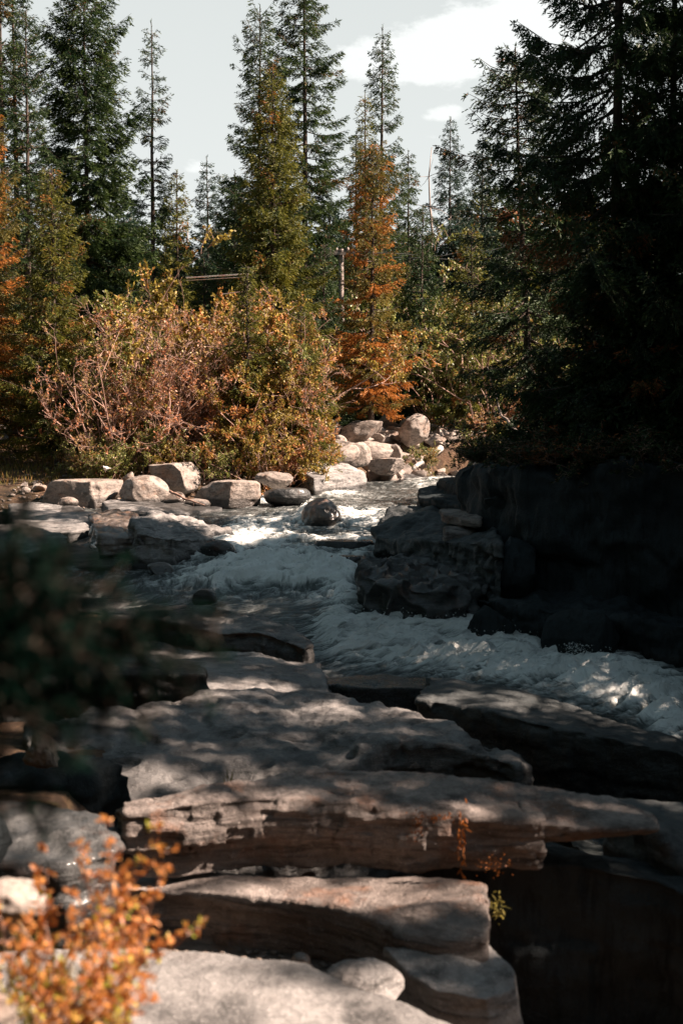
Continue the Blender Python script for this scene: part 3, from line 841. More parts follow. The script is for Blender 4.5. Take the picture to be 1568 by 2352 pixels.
slab('rock_slab', [(590, 1062, -1.38), (700, 1049, -1.32), (800, 1064, -1.42), (838, 1082, -1.62), (842, 1094, -1.7), (780, 1098, -1.66), (720, 1098, -1.62), (680, 1072, -1.42), (600, 1078, -1.5)],
     -2.5, 'slab', 'large pale slab sloping down to the lip of the upper fall', .035, 81, cat='rock slab', big=.08, strata=.035, stratas=4, fine=.015, relax=2)
slab('rock_slab', [(835, 1090, -1.78), (900, 1084, -1.76), (985, 1090, -1.84), (1000, 1100, -1.95), (900, 1106, -1.95), (838, 1100, -1.9)],
     -2.3, 'slab', 'low flat slab along the far edge of the upper river', .035, 82, cat='rock slab', big=.07, strata=.03, fine=.015)

slab('rock', [(845, 985, -.72), (905, 978, -.65), (960, 1000, -.85), (975, 1030, -1.25), (940, 1052, -1.5), (880, 1046, -1.45), (850, 1015, -1.0)],
     -2.2, 'boulder', 'steep cracked rock face under the egg shaped boulder', .035, 83, cat='rock', big=.12, bigs=1.5, strata=.05, stratas=3, fine=.02, relax=2)
# rubble on the far bank: many small stones of a few shapes
rng_ = random.Random(5)
protos = [boulder_mesh((1, .85, .7), 200 + i, cuts=7, cut=.34, sub=4, rough=.07, fine=.004) for i in range(6)]
for p_ in protos: p_.materials.append(M['boulder'])
for k in range(130):
    u = rng_.uniform(690, 1135); t_ = rng_.random()
    x_, y_ = None, None
    d = rng_.uniform(34, 43)
    x_ = (u - 784) / FPX * d
    if np.interp(d, EY, EL) - .3 < x_ < np.interp(d, EY, ER) + .2: continue
    s = rng_.uniform(.22, .65) if k > 40 else rng_.uniform(.6, 1.2)
    o = link('boulder', protos[k % 6])
    o.location = (x_, d, CZ + gz(x_, d) + s * .16)
    o.scale = (s * rng_.uniform(.8, 1.3), s, s * rng_.uniform(.7, 1.1)); o.rotation_euler = (rng_.uniform(-.3, .3), rng_.uniform(-.3, .3), rng_.uniform(0, 6))
    tag(o, 'pale angular stone in the rubble bank above the upper river', 'boulder', 'stones of the far rubble bank')
for k in range(40):
    u = rng_.uniform(40, 720); d = rng_.uniform(29.5, 31.5)
    x_ = (u - 784) / FPX * d
    s = rng_.uniform(.12, .38)
    o = link('boulder', protos[k % 6])
    o.location = (x_, d, CZ + gz(x_, d) + s * .2)
    o.scale = (s * rng_.uniform(.8, 1.4), s, s); o.rotation_euler = (rng_.uniform(-.3, .3), rng_.uniform(-.3, .3), rng_.uniform(0, 6))
    tag(o, 'small stone packed among the big boulders of the left bank', 'boulder', 'small stones of the left bank')

for k in range(85):
    d = rng_.uniform(36.3, 41.5)
    x_ = np.interp(d, EY, EL) - rng_.uniform(-.35, 1.8)
    if x_ > 4.3: continue
    s = rng_.uniform(.25, .95)
    o = link('boulder', protos[k % 6])
    o.location = (x_, d, CZ + max(gz(x_, d), -1.98) + s * .12)
    o.scale = (s * rng_.uniform(.8, 1.4), s, s * rng_.uniform(.7, 1.1)); o.rotation_euler = (rng_.uniform(-.3, .3), rng_.uniform(-.3, .3), rng_.uniform(0, 6))
    tag(o, 'pale angular stone in the rubble bank above the upper river', 'boulder', 'stones of the far rubble bank')

# right bank cliffs
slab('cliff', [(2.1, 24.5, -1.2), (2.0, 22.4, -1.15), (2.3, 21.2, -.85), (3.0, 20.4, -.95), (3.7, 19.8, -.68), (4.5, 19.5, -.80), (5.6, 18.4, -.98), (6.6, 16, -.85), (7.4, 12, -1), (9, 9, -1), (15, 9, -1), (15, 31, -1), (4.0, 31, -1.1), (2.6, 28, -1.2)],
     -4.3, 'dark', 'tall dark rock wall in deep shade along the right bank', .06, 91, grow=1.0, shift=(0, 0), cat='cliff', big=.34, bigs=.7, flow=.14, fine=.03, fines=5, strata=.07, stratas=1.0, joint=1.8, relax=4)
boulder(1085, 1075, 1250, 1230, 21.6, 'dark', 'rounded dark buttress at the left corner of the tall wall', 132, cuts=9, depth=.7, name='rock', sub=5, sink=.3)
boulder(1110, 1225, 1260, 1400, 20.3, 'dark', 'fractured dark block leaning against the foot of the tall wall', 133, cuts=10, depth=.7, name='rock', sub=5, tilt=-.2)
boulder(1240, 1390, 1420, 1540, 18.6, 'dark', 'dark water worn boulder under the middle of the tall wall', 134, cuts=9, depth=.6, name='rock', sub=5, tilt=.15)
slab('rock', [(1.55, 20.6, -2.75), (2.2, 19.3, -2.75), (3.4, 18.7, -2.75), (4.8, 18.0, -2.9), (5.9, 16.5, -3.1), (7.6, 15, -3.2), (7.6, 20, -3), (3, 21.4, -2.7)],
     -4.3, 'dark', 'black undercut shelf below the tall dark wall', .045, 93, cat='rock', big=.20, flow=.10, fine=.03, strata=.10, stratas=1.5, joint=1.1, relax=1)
slab('rock', [(900, 1158, -1.7), (1000, 1158, -1.68), (1130, 1172, -1.7), (1150, 1250, -1.95), (1070, 1246, -2.0), (960, 1238, -2.05), (866, 1232, -2.12), (862, 1205, -1.95)],
     -3.3, 'block', 'grey humped outcrop under two pale slabs that stand for sunlit stripes on the right bank', .032, 95, cat='rock', big=.16, bigs=1.3, strata=.10, stratas=2.2, fine=.02, joint=.9, relax=1)
slab('rock', [(1012, 1168, -1.66), (1050, 1168, -1.64), (1100, 1180, -1.66), (1103, 1192, -1.70), (1060, 1190, -1.72), (1020, 1182, -1.70)],
     -1.84, 'ledge', 'thin pale slab standing in for the upper sunlit stripe on the grey outcrop', .018, 96, cat='rock', big=.03, strata=.03, stratas=5, fine=.012)  # pale rock added to paint a stripe of sun on the outcrop
slab('rock', [(1018, 1206, -1.84), (1080, 1206, -1.84), (1096, 1218, -1.9), (1070, 1226, -1.94), (1022, 1222, -1.9)],
     -2.1, 'ledge', 'thin pale slab standing in for the lower sunlit stripe on the grey outcrop', .018, 94, cat='rock', big=.03, strata=.03, stratas=5, fine=.012)  # second painted sun stripe, again a separate pale slab
slab('rock', [(962, 1122, -1.5), (1010, 1112, -1.45), (1130, 1130, -1.5), (1160, 1160, -1.6), (1060, 1158, -1.6), (960, 1140, -1.55)],
     -2.4, 'dark', 'dark shelf behind the grey outcrop at the bend', .03, 97, cat='rock', big=.07, strata=.04, fine=.015)
slab('rock', [(1000, 1098, -1.3), (1080, 1088, -1.25), (1180, 1100, -1.25), (1180, 1130, -1.35), (1060, 1122, -1.4)],
     -2.2, 'dark', 'uppermost dark ledge at the bend of the right bank', .035, 98, cat='rock', big=.08, strata=.04, fine=.015)
slab('rock', [(.28, 20.0, -2.38), (.32, 21.2, -2.3), (1.0, 22.0, -2.3), (2.0, 21.6, -2.4), (2.1, 20.2, -2.5), (1.7, 19.5, -2.62), (1.2, 19.35, -2.55), (.65, 19.5, -2.45)],
     -3.7, 'wetdark', 'wet scalloped black rock at the top of the chute', .024, 99, grow=1.04, cat='rock', big=.10, scallop=.13, fine=.02, relax=3)
boulder(1062, 1385, 1180, 1520, 19.0, 'dark', 'leaning black fin of rock between the scalloped rock and the undercut shelf', 131, cuts=7, tilt=.3, depth=.6, name='rock', sub=5)

# shingle along the far waterline
rs = np.random.RandomState(23)
pm = boulder_mesh((1, .9, .6), 302, cuts=6, cut=.7, sub=1, rough=.05)
pv = np.array([v.co[:] for v in pm.vertices]); pf = np.array([p.vertices[:] for p in pm.polygons])
V, F = [], []
for k in range(2600):
    y_ = rs.uniform(28.2, 37.5); x_ = np.interp(y_, EY, EL) - abs(rs.normal(0, 2.2)) + .2
    if x_ < -8: continue
    s_ = rs.uniform(.03, .16) * rs.random() ** .5
    a = rs.uniform(0, 6.3)
    q = pv * s_ * np.array([1, rs.uniform(.6, 1), .8])
    q = np.stack([q[:, 0] * math.cos(a) - q[:, 1] * math.sin(a), q[:, 0] * math.sin(a) + q[:, 1] * math.cos(a), q[:, 2]], -1)
    F.append(pf + len(V) * len(pv)); V.append(q + (x_, y_, CZ + gz(x_, y_) + s_ * .2))
tag(link('shingle', np_mesh('shingle', np.concatenate(V), np.concatenate(F)), M['boulder']), 'broken shingle scattered between the boulders of the far left bank', 'gravel', kind='stuff')

# pebbles in the gap (nobody could count them)
rs = np.random.RandomState(3)
pm = boulder_mesh((1, .9, .6), 301, cuts=3, cut=.85, sub=2, rough=.05)
pv = np.array([v.co[:] for v in pm.vertices]); pf = np.array([p.vertices[:] for p in pm.polygons])
V, F = [], []
for k in range(900):
    x_ = rs.uniform(-.95, .42); y_ = rs.uniform(6.2, 7.3)
    s = rs.uniform(.012, .05)
    a = rs.uniform(0, 6.3)
    q = pv * s * np.array([1, rs.uniform(.6, 1), .7])
    q = np.stack([q[:, 0] * math.cos(a) - q[:, 1] * math.sin(a), q[:, 0] * math.sin(a) + q[:, 1] * math.cos(a), q[:, 2]], -1)
    F.append(pf + len(V) * len(pv)); V.append(q + (x_, y_, CZ - 2.87 + s * .25))
# a bed of packed gravel under them
tag(link('pebbles', np_mesh('pebbles', np.concatenate(V), np.concatenate(F), smooth=True), M['wet']), 'dark pebbles filling the gap behind the smooth slab', 'pebbles', kind='stuff')
slab('gravel_bed', [(-1.0, 6.1, -2.87), (.42, 6.1, -2.87), (.5, 7.5, -2.87), (-1.0, 7.5, -2.87)], -3.3, 'wet', 'dark wet gravel under the pebbles', .03, 120, cat='gravel', big=.02, fine=.01)['kind'] = 'stuff'


# ------------------------------------------------------------------ conifers
def conifer(seed, H, Rm, base=.06, spacing=.17, nb=5, slope=(35, -4, -22), dens=1.0, tl=.10, tw=.032, prof=.85, ragged=.25, twig=.28, lean=0.0, trunk_r=None, gaps=0.0, rustp=.25, up=.22, lod=0):
    rs = np.random.RandomState(seed)
    wood = []
    tr = trunk_r or H * .008 + .02
    zt = np.linspace(-.3, H, 14)
    wob = np.cumsum(rs.normal(0, .012, (14, 2)), 0)
    def axis_at(h):
        i = np.interp(h, zt, np.arange(14)); k = int(min(12, max(0, math.floor(i)))); f = i - k
        ww = wob[k] * (1 - f) + wob[k + 1] * f
        return np.array([ww[0] + lean * h * h / H, ww[1], h])
    wood.append(([axis_at(h) for h in zt], [max(.012, tr * (1 - max(h, 0) / H) ** .9 + .008) for h in zt]))
    PP, DD, LL, TT, RR = [], [], [], [], []
    h = base * H
    while h < H * .985:
        t_ = (h / H - base) / (1 - base)
        n_b = max(3, int(round(nb * (1 if t_ < .85 else .7))))
        if rs.random() < gaps:
            h += spacing * rs.uniform(.8, 1.6); continue
        a0 = rs.uniform(0, 6.28)
        for b in range(n_b):
            if rs.random() < gaps * .6: continue
            a = a0 + b * 6.283 / n_b + rs.normal(0, .25)
            L = Rm * ((1 - t_) ** prof * (.55 + .45 * min(1, t_ / .12 + .35))) * (1 + rs.uniform(-ragged, ragged)) + .10
            if rs.random() < .06: L *= 1.3
            sl = np.interp(t_, [0, .5, 1], [slope[2], slope[1], slope[0]]) + rs.normal(0, 6)
            ts = math.tan(R(sl))
            s = np.linspace(0, 1, 7)
            hd = np.array([math.cos(a), math.sin(a)])
            o = axis_at(h + rs.uniform(-.06, .06))
            bp_ = o + np.stack([hd[0] * L * s, hd[1] * L * s, L * (ts * s + up * s * s - .06 * np.sin(s * 3.1))], -1)
            wood.append((bp_[[0, 2, 4, 6]], np.array([.010 + .007 * L, .008 + .004 * L, .007, .003])))
            tone_b = rs.uniform(.1, .75); rust_b = rs.random() ** (1 / (rustp + .001)) + (.5 - t_) * .35 * (rustp > .9)
            ntw = max(3, int(L / .055 * dens))
            ss = rs.uniform(.10, 1, ntw) ** .8
            for side in (-1, 1):
                for sv in ss:
                    if rs.random() < .12: continue
                    p0 = np.array([np.interp(sv, s, bp_[:, k]) for k in range(3)])
                    lt = L * twig * (1 - sv) ** .7 * rs.uniform(.6, 1.2) + .10
                    aa = a + side * rs.uniform(.5, 1.15)
                    dr = np.array([math.cos(aa), math.sin(aa), -.42 + rs.normal(0, .22)])
                    dr /= np.linalg.norm(dr)
                    nn = max(2, int(lt / (tl * .42) * (1 if lod == 0 else .6)))
                    nn = int(nn * (2.1 if lod == 0 else 1.6)); q = (np.arange(nn) + rs.random(nn)) / nn
                    PP.append(p0 + dr * (lt * q)[:, None] + np.array([0, 0, -.10]) * (lt * q * q)[:, None])
                    DD.append(dr * .9 + rs.normal(0, .30, (nn, 3)) + np.array([0, 0, .10]))
                    LL.append(np.full(nn, tl) * rs.uniform(.7, 1.25, nn))
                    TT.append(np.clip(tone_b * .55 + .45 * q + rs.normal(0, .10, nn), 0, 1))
                    RR.append(np.clip(rust_b + rs.normal(0, .12, nn), 0, 1))
        h += spacing * rs.uniform(.75, 1.3) * (1.0 if t_ < .8 else .75)
    # leader
    nn = int(H * .07 / .02)
    q = rs.random(nn)
    PP.append(np.array([axis_at(H * (.93 + .075 * x)) for x in q])); DD.append(np.stack([rs.normal(0, .5, nn), rs.normal(0, .5, nn), np.full(nn, .8)], -1))
    LL.append(np.full(nn, tl * .9)); TT.append(np.full(nn, .5)); RR.append(np.full(nn, .2))
    P = np.concatenate(PP)
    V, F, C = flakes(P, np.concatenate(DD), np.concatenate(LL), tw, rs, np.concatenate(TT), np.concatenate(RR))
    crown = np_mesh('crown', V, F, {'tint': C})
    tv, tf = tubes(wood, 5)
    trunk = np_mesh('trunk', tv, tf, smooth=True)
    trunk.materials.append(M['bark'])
    return crown, trunk


def put_tree(name, pair, loc, mat, label, rz=0, s=1.0, sz=None, group=None, cat='tree', lean=(0, 0)):
    crown, trunk = pair
    root = empty(name, loc, rz, label, cat, group, lean)
    root.scale = (s, s, sz or s)
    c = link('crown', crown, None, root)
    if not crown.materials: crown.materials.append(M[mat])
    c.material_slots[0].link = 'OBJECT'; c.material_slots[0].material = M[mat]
    link('trunk', trunk, None, root)
    return root


def tree_at(u, vtop, vbase, d, seed, mat, label, Rpx, name='spruce_tree', s_need=1.0, group=None, z=None, rz=0, leanv=(0, 0), **kw):
    """a tree standing on the ground at distance d whose top reaches picture height vtop"""
    x_ = (u - 784) / FPX * d
    zb = gz(x_, d) if z is None else z
    top = (at(u, vtop, d).z - CZ)
    H = top - zb
    Rm = Rpx / FPX * d * 1.12
    pair = conifer(seed, H, Rm, tl=.085 * s_need, tw=.021 * s_need, **kw)
    return put_tree(name, pair, (x_, d, CZ + zb), mat, label, rz, group=group, lean=leanv), pair


T = {}
tree_at(208, -70, 1030, 43, 401, 'spruce', 'tall broad dark spruce rising past the top edge, nearest the left column of trunks', 130, twig=.45, spacing=.25, nb=7, ragged=.35, gaps=.03, base=.04, s_need=1.35, slope=(25, -6, -25), prof=.45)
tree_at(355, 52, 1030, 50, 402, 'spruce', 'thin spire like spruce standing alone against the sky', 62, spacing=.26, nb=4, ragged=.35, gaps=.12, base=.05, s_need=1.15, slope=(20, 0, -20), prof=.55)
tree_at(600, 14, 1030, 47, 403, 'spruce', 'tall ragged spruce with a blunt top just left of the tallest middle one', 95, spacing=.28, nb=6, ragged=.35, gaps=.08, base=.04, s_need=1.2, prof=.5)
tree_at(700, -150, 1030, 49, 404, 'spruce', 'tallest middle spruce with wide bare gaps between its upper boughs', 105, spacing=.34, nb=7, ragged=.35, gaps=.08, base=.04, s_need=1.25, prof=.45, slope=(10, -8, -25))
tree_at(632, 150, 1030, 41, 405, 'spruce_olive', 'dense olive green spruce in front of the two tallest middle ones', 125, spacing=.17, nb=6, ragged=.22, gaps=.02, base=.04, s_need=1.1, prof=.75)
tree_at(850, 330, 1020, 38, 406, 'spruce_rust', 'rust tinted spruce with a bare foot standing in the boulders', 78, spacing=.14, nb=5, ragged=.3, gaps=.05, base=.13, s_need=.9, prof=.5, rustp=.95)
tree_at(873, 62, 1020, 52, 407, 'spruce', 'slender pointed spruce rising behind the rust tinted one', 85, spacing=.24, nb=5, ragged=.25, gaps=.06, base=.05, s_need=1.15, prof=.75)
tree_at(843, 215, 1020, 50, 440, 'spruce_olive', 'narrow olive spruce tip between the rust tinted and the slender pointed spruces', 50, spacing=.24, nb=5, ragged=.25, gaps=.04, base=.05, s_need=1.15, prof=.75)
tree_at(818, 303, 1020, 56, 408, 'spruce_blue', 'small dark spruce tip left of the slender pointed one', 65, spacing=.28, nb=5, base=.05, s_need=1.3)
tree_at(937, 345, 1020, 54, 409, 'spruce', 'small spruce tip right of the slender pointed one', 75, spacing=.26, nb=5, base=.05, s_need=1.3)
tree_at(1028, 272, 1020, 58, 410, 'spruce_blue', 'bluish pointed spruce seen in the gap before the dark right forest', 95, spacing=.28, nb=5, base=.05, s_need=1.35)
tree_at(1105, 310, 1020, 60, 411, 'spruce_blue', 'bluish spruce tip next to the slim leaning spruce', 70, spacing=.3, nb=5, base=.05, s_need=1.35)
tree_at(482, 362, 1030, 55, 412, 'spruce_blue', 'bluish spruce low in the notch left of the middle trees', 80, spacing=.28, nb=5, base=.05, s_need=1.3)
tree_at(408, 395, 1030, 46, 413, 'spruce_olive', 'short sunlit spruce at the foot of the thin spire', 70, spacing=.22, nb=5, base=.05, s_need=1.2, gaps=.05)
tree_at(540, 395, 1030, 53, 441, 'spruce', 'dark spruce filling the shade behind the olive middle spruce', 105, spacing=.26, nb=5, base=.05, s_need=1.3, prof=.6)
tree_at(132, 388, 1055, 33, 414, 'spruce_olive', 'bushy olive spruce in front at the left with a thin bare trunk foot', 105, spacing=.15, nb=6, ragged=.25, gaps=.02, base=.09, s_need=.85, prof=.7, rustp=.4)
tree_at(72, 20, 1040, 40, 415, 'spruce', 'tall narrow dark spruce at the upper left with a leafy right side', 70, spacing=.22, nb=5, ragged=.35, gaps=.08, base=.04, s_need=1.15, prof=.5)
tree_at(22, -160, 1040, 42, 416, 'spruce', 'lanky double trunked looking spruce at the left edge', 75, spacing=.28, nb=5, ragged=.4, gaps=.12, base=.04, s_need=1.3, prof=.35)
tree_at(48, -140, 1040, 44, 442, 'spruce', 'thin sparse spruce pole between the two leftmost tall spruces', 55, spacing=.32, nb=4, ragged=.4, gaps=.15, base=.04, s_need=1.3, prof=.35)
tree_at(-35, 215, 1045, 34, 417, 'spruce_rust', 'orange rust coloured spruce cut off by the left edge', 120, spacing=.15, nb=6, ragged=.25, gaps=.02, base=.08, s_need=.85, prof=.55, rustp=.8)
tree_at(575, 612, 1060, 32.5, 418, 'spruce_olive', 'little young spruce poking out of the shrubs', 55, spacing=.12, nb=5, base=.03, s_need=.75, name='young_spruce')
tree_at(690, 700, 1045, 33.5, 419, 'spruce_olive', 'low spreading sunlit spruce among the shrubs beside the boulders', 85, spacing=.13, nb=6, base=.06, s_need=.8, name='young_spruce', rustp=.5)
tree_at(350, 640, 1040, 38, 420, 'spruce_olive', 'half grown spruce behind the bare pink shrubs', 85, spacing=.18, nb=5, base=.04, s_need=1.0)
tree_at(470, 600, 1040, 42, 421, 'spruce', 'dark half grown spruce behind the yellow shrubs', 85, spacing=.2, nb=5, base=.04, s_need=1.1)
tree_at(745, 560, 1040, 42, 422, 'spruce', 'dark half grown spruce between the middle group and the rust tinted spruce', 90, spacing=.2, nb=5, base=.04, s_need=1.1)
tree_at(965, 470, 1030, 44, 423, 'spruce', 'half grown spruce behind the sparkling green bush', 85, spacing=.2, nb=5, base=.04, s_need=1.1)
tree_at(1085, 520, 1030, 41, 424, 'spruce_olive', 'spruce with lit yellow boughs left of the slim leaning spruce', 95, spacing=.2, nb=5, base=.04, s_need=1.05, rustp=.4)

# far rows, a few shapes used again and again
far = [conifer(430 + i, 10, 2.6, spacing=.30, nb=6, base=.02, tl=.20, tw=.075, lod=1, gaps=.05, prof=.7) for i in range(4)]
rng_ = random.Random(11)
k = 0
for row, (d, vt, n_) in enumerate(((57, 500, 19), (66, 490, 22), (78, 515, 24), (50, 600, 16), (46, 690, 15))):
    for i in range(n_):
        u = -150 + (i + rng_.uniform(-.3, .3)) * (1650 / (n_ - 1))
        vv = vt + rng_.uniform(-55, 70)
        if 395 < u < 450 or 975 < u < 1010: vv = max(vv, 545)
        x_ = (u - 784) / FPX * d; zb = gz(x_, d)
        H = at(u, vv, d).z - CZ - zb
        put_tree('spruce_tree', far[k % 4], (x_, d, CZ + zb), ('spruce', 'spruce_blue', 'spruce_olive')[k % 3 if k % 3 < 2 or row else 1],
                 'dark spruce in the far forest behind the tall ones', rng_.uniform(0, 6), s=H / 10 * rng_.uniform(.85, 1.1), sz=H / 10, group='far forest spruces')
        k += 1

# right bank forest: near, dark, taller than the view
big = [conifer(460 + i, 15, 2.6, spacing=.30, nb=6, base=.03, tl=.095, tw=.025, gaps=.14, prof=.45, ragged=.3, rustp=.3, slope=(20, -8, -24)) for i in range(3)]
right = [
    (4.15, 21.9, 0, .72, 1.05, 'spruce_dark', 'leftmost of the huge dark spruces on the right, reaching wide boughs over the sky'),
    (5.7, 21.5, 1, .7, 1.2, 'spruce_dark', 'huge dark spruce behind the tall rock wall, just right of the leftmost one'),
    (4.9, 21.6, 2, .6, .8, 'spruce_dark', 'dense black spruce standing on the lip of the tall rock wall'),
    (7.3, 21.4, 0, .7, 1.15, 'spruce_dark', 'dark spruce with orange flecks near the right edge of the wall'),
    (9.0, 21.3, 1, .7, 1.1, 'spruce_dark', 'dark spruce cut off by the right edge'),
    (6.3, 18.2, 2, .62, .9, 'spruce_dark', 'nearest dark spruce overhanging the right edge of the view'),
    (8.6, 18.8, 2, .7, 1.1, 'spruce_dark', 'dark spruce farther back behind the huge right ones'),
]
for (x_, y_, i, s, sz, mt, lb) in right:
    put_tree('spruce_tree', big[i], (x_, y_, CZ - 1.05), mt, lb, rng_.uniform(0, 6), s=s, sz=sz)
# low understorey on the wall
low = [conifer(480 + i, 3.2, 1.0, spacing=.13, nb=6, base=.02, tl=.085, tw=.03, gaps=.0, prof=.6, rustp=.3) for i in range(2)]
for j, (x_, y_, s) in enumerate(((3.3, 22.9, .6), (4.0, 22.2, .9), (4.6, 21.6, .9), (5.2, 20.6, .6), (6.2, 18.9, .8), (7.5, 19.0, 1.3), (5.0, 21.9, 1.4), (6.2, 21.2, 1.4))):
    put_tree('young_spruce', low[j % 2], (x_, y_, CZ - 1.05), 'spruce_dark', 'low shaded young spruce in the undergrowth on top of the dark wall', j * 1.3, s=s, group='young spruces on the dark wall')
# slim leaning spruce with bare stem
tree_at(1225, 105, 1040, 25.5, 490, 'spruce_dark', 'slim leaning spruce with a visible pale stem at the edge of the dark forest', 135, spacing=.20, nb=5, base=.02, s_need=.95, gaps=.05, ragged=.45, prof=.30, z=-1.0, leanv=(0, -.055), trunk_r=.085, slope=(10, -12, -28))  # darker needle colour stands in for the tree being backlit

# trees beside the viewpoint (they stand outside the picture and give the dappled shade)
thin = [conifer(470 + i, 13, 1.05, spacing=.22, nb=6, base=.03, tl=.12, tw=.04, gaps=.05, prof=.4, ragged=.4, slope=(20, -8, -24)) for i in range(2)]
for (x_, y_, i, s, sz) in ((11.5, 4.75, 0, .28, .70), (9.3, 5.75, 1, .50, .95), (10.2, 7.35, 0, .75, 1.0), (9.4, 8.75, 1, .75, 1.0), (11.2, 10.2, 0, .85, 1.05), (9.6, 11.9, 1, .85, .95),
                           (10.5, 13.9, 0, 1, 1.05), (9.2, 15.3, 1, .75, 1.0), (12.5, 16.3, 0, .7, 1.15)):
    put_tree('spruce_tree', thin[i], (x_, y_, CZ - 1.1), 'spruce_dark', 'dark spruce on the right bank nearer the viewpoint than the tall rock wall', rng_.uniform(0, 6), s=s, sz=sz, group='right bank spruces beside the viewpoint')


# the wood around and behind the viewpoint
k = 0
for (x_, y_, s, sz) in ((-7, 8, .9, .8), (-8, 12.5, 1, .9), (-9, 17, 1, 1), (-10.5, 22, 1, 1), (-5.5, 3.5, .9, .8), (-6, -1, 1, .9), (-3.2, -4, 1, 1), (0.2, -5.5, 1, 1), (3.6, -5, 1, .9), (7, -4.5, 1, 1),
                        (10.5, -3.5, 1, 1), (-10, 5, 1, 1), (-9, -6, 1.1, 1), (-2, -9, 1.2, 1.1), (5, -9, 1.2, 1.1), (11, -8, 1.2, 1.1), (15, -4, 1.2, 1.1), (-13, 10, 1.2, 1.1), (-13, 17, 1.2, 1.1)):
    put_tree('spruce_tree', far[k % 4], (x_, y_, CZ + min(gz(x_, y_), -1.6)), 'spruce', 'dark spruce of the wood around and behind the viewpoint', k * 1.1, s=s * 1.25, sz=sz * 1.25, group='spruces around the viewpoint')
    k += 1


# ------------------------------------------------------------------ leafy and bare shrubs
def shrub(seed, H, spread, stems=6, levels=3, leaf=.055, leaves=6, twigr=.006, stemr=.03, kids=5, rustp=.5, leafw=.6, droop=0.0, bare=0.0, hang=0.0):
    rs = np.random.RandomState(seed)
    wood, LP, LD, LT, LR = [], [], [], [], []

    def grow(p, d, L, r, lev, rb):
        n_ = 5
        pts = [p.copy()]
        dd = d.copy()
        for i in range(n_ - 1):
            dd = dd + rs.normal(0, .16, 3) + np.array([0, 0, .05 - droop * (3 - lev)])
            dd /= np.linalg.norm(dd)
            pts.append(pts[-1] + dd * L / (n_ - 1))
        rad = np.linspace(r, r * .45, n_)
        wood.append((pts, rad))
        if lev == 0 or lev == 1:
            if rs.random() >= bare:
                m_ = max(1, int(leaves * rs.uniform(.4, 1.5)))
                for _ in range(m_):
                    k = rs.uniform(.2, 1) * (n_ - 1); i = min(n_ - 2, int(k)); q = pts[i] + (pts[i + 1] - pts[i]) * (k - i)
                    LP.append(q); LD.append(dd * .5 + rs.normal(0, .7, 3) + np.array([0, 0, -hang]))
                    LT.append(np.clip(rs.normal(.5, .28), 0, 1)); LR.append(np.clip(rb + rs.normal(0, .22), 0, 1))
        if lev > 0:
            for _ in range(int(kids * rs.uniform(.7, 1.3))):
                k = rs.uniform(.25, 1) * (n_ - 1); i = min(n_ - 2, int(k)); q = pts[i] + (pts[i + 1] - pts[i]) * (k - i)
                nd = dd * .65 + rs.normal(0, .55, 3) + np.array([0, 0, .1])
                nd /= np.linalg.norm(nd)
                grow(q, nd, L * rs.uniform(.38, .6), max(twigr, r * .45), lev - 1, np.clip(rb + rs.normal(0, .15), 0, 1))
    for s_ in range(stems):
        a = rs.uniform(0, 6.28)
        d = np.array([math.cos(a) * spread, math.sin(a) * spread, 1.0]) * rs.uniform(.8, 1.2)
        d /= np.linalg.norm(d)
        grow(np.array([math.cos(a) * .08, math.sin(a) * .08, -.1]), d, H * rs.uniform(.5, .75), stemr * rs.uniform(.6, 1.1), levels, rs.random() ** (1 / max(rustp, .01)))
    wv, wf = tubes(wood, 4)
    wm = np_mesh('stems', wv, wf, smooth=True)
    lm = None
    if LP:
        LP, LD = np.array(LP), np.array(LD)
        V, F, C = flakes(LP, LD, leaf * rs.uniform(.6, 1.3, len(LP)), leaf * leafw, rs, LT, LR)
        lm = np_mesh('leaves', V, F, {'tint': C})
    return wm, lm


def put_shrub(name, pair, loc, mat, label, rz=0, s=1.0, sz=None, group=None, wood='twig', cat='shrub'):
    wm, lm = pair
    root = empty(name, loc, rz, label, cat, group)
    root.scale = (s, s, sz or s)
    if not wm.materials: wm.materials.append(M[wood])
    link('stems', wm, None, root)
    if lm:
        if not lm.materials: lm.materials.append(M[mat])
        c = link('leaves', lm, None, root)
        c.material_slots[0].link = 'OBJECT'; c.material_slots[0].material = M[mat]
    return root


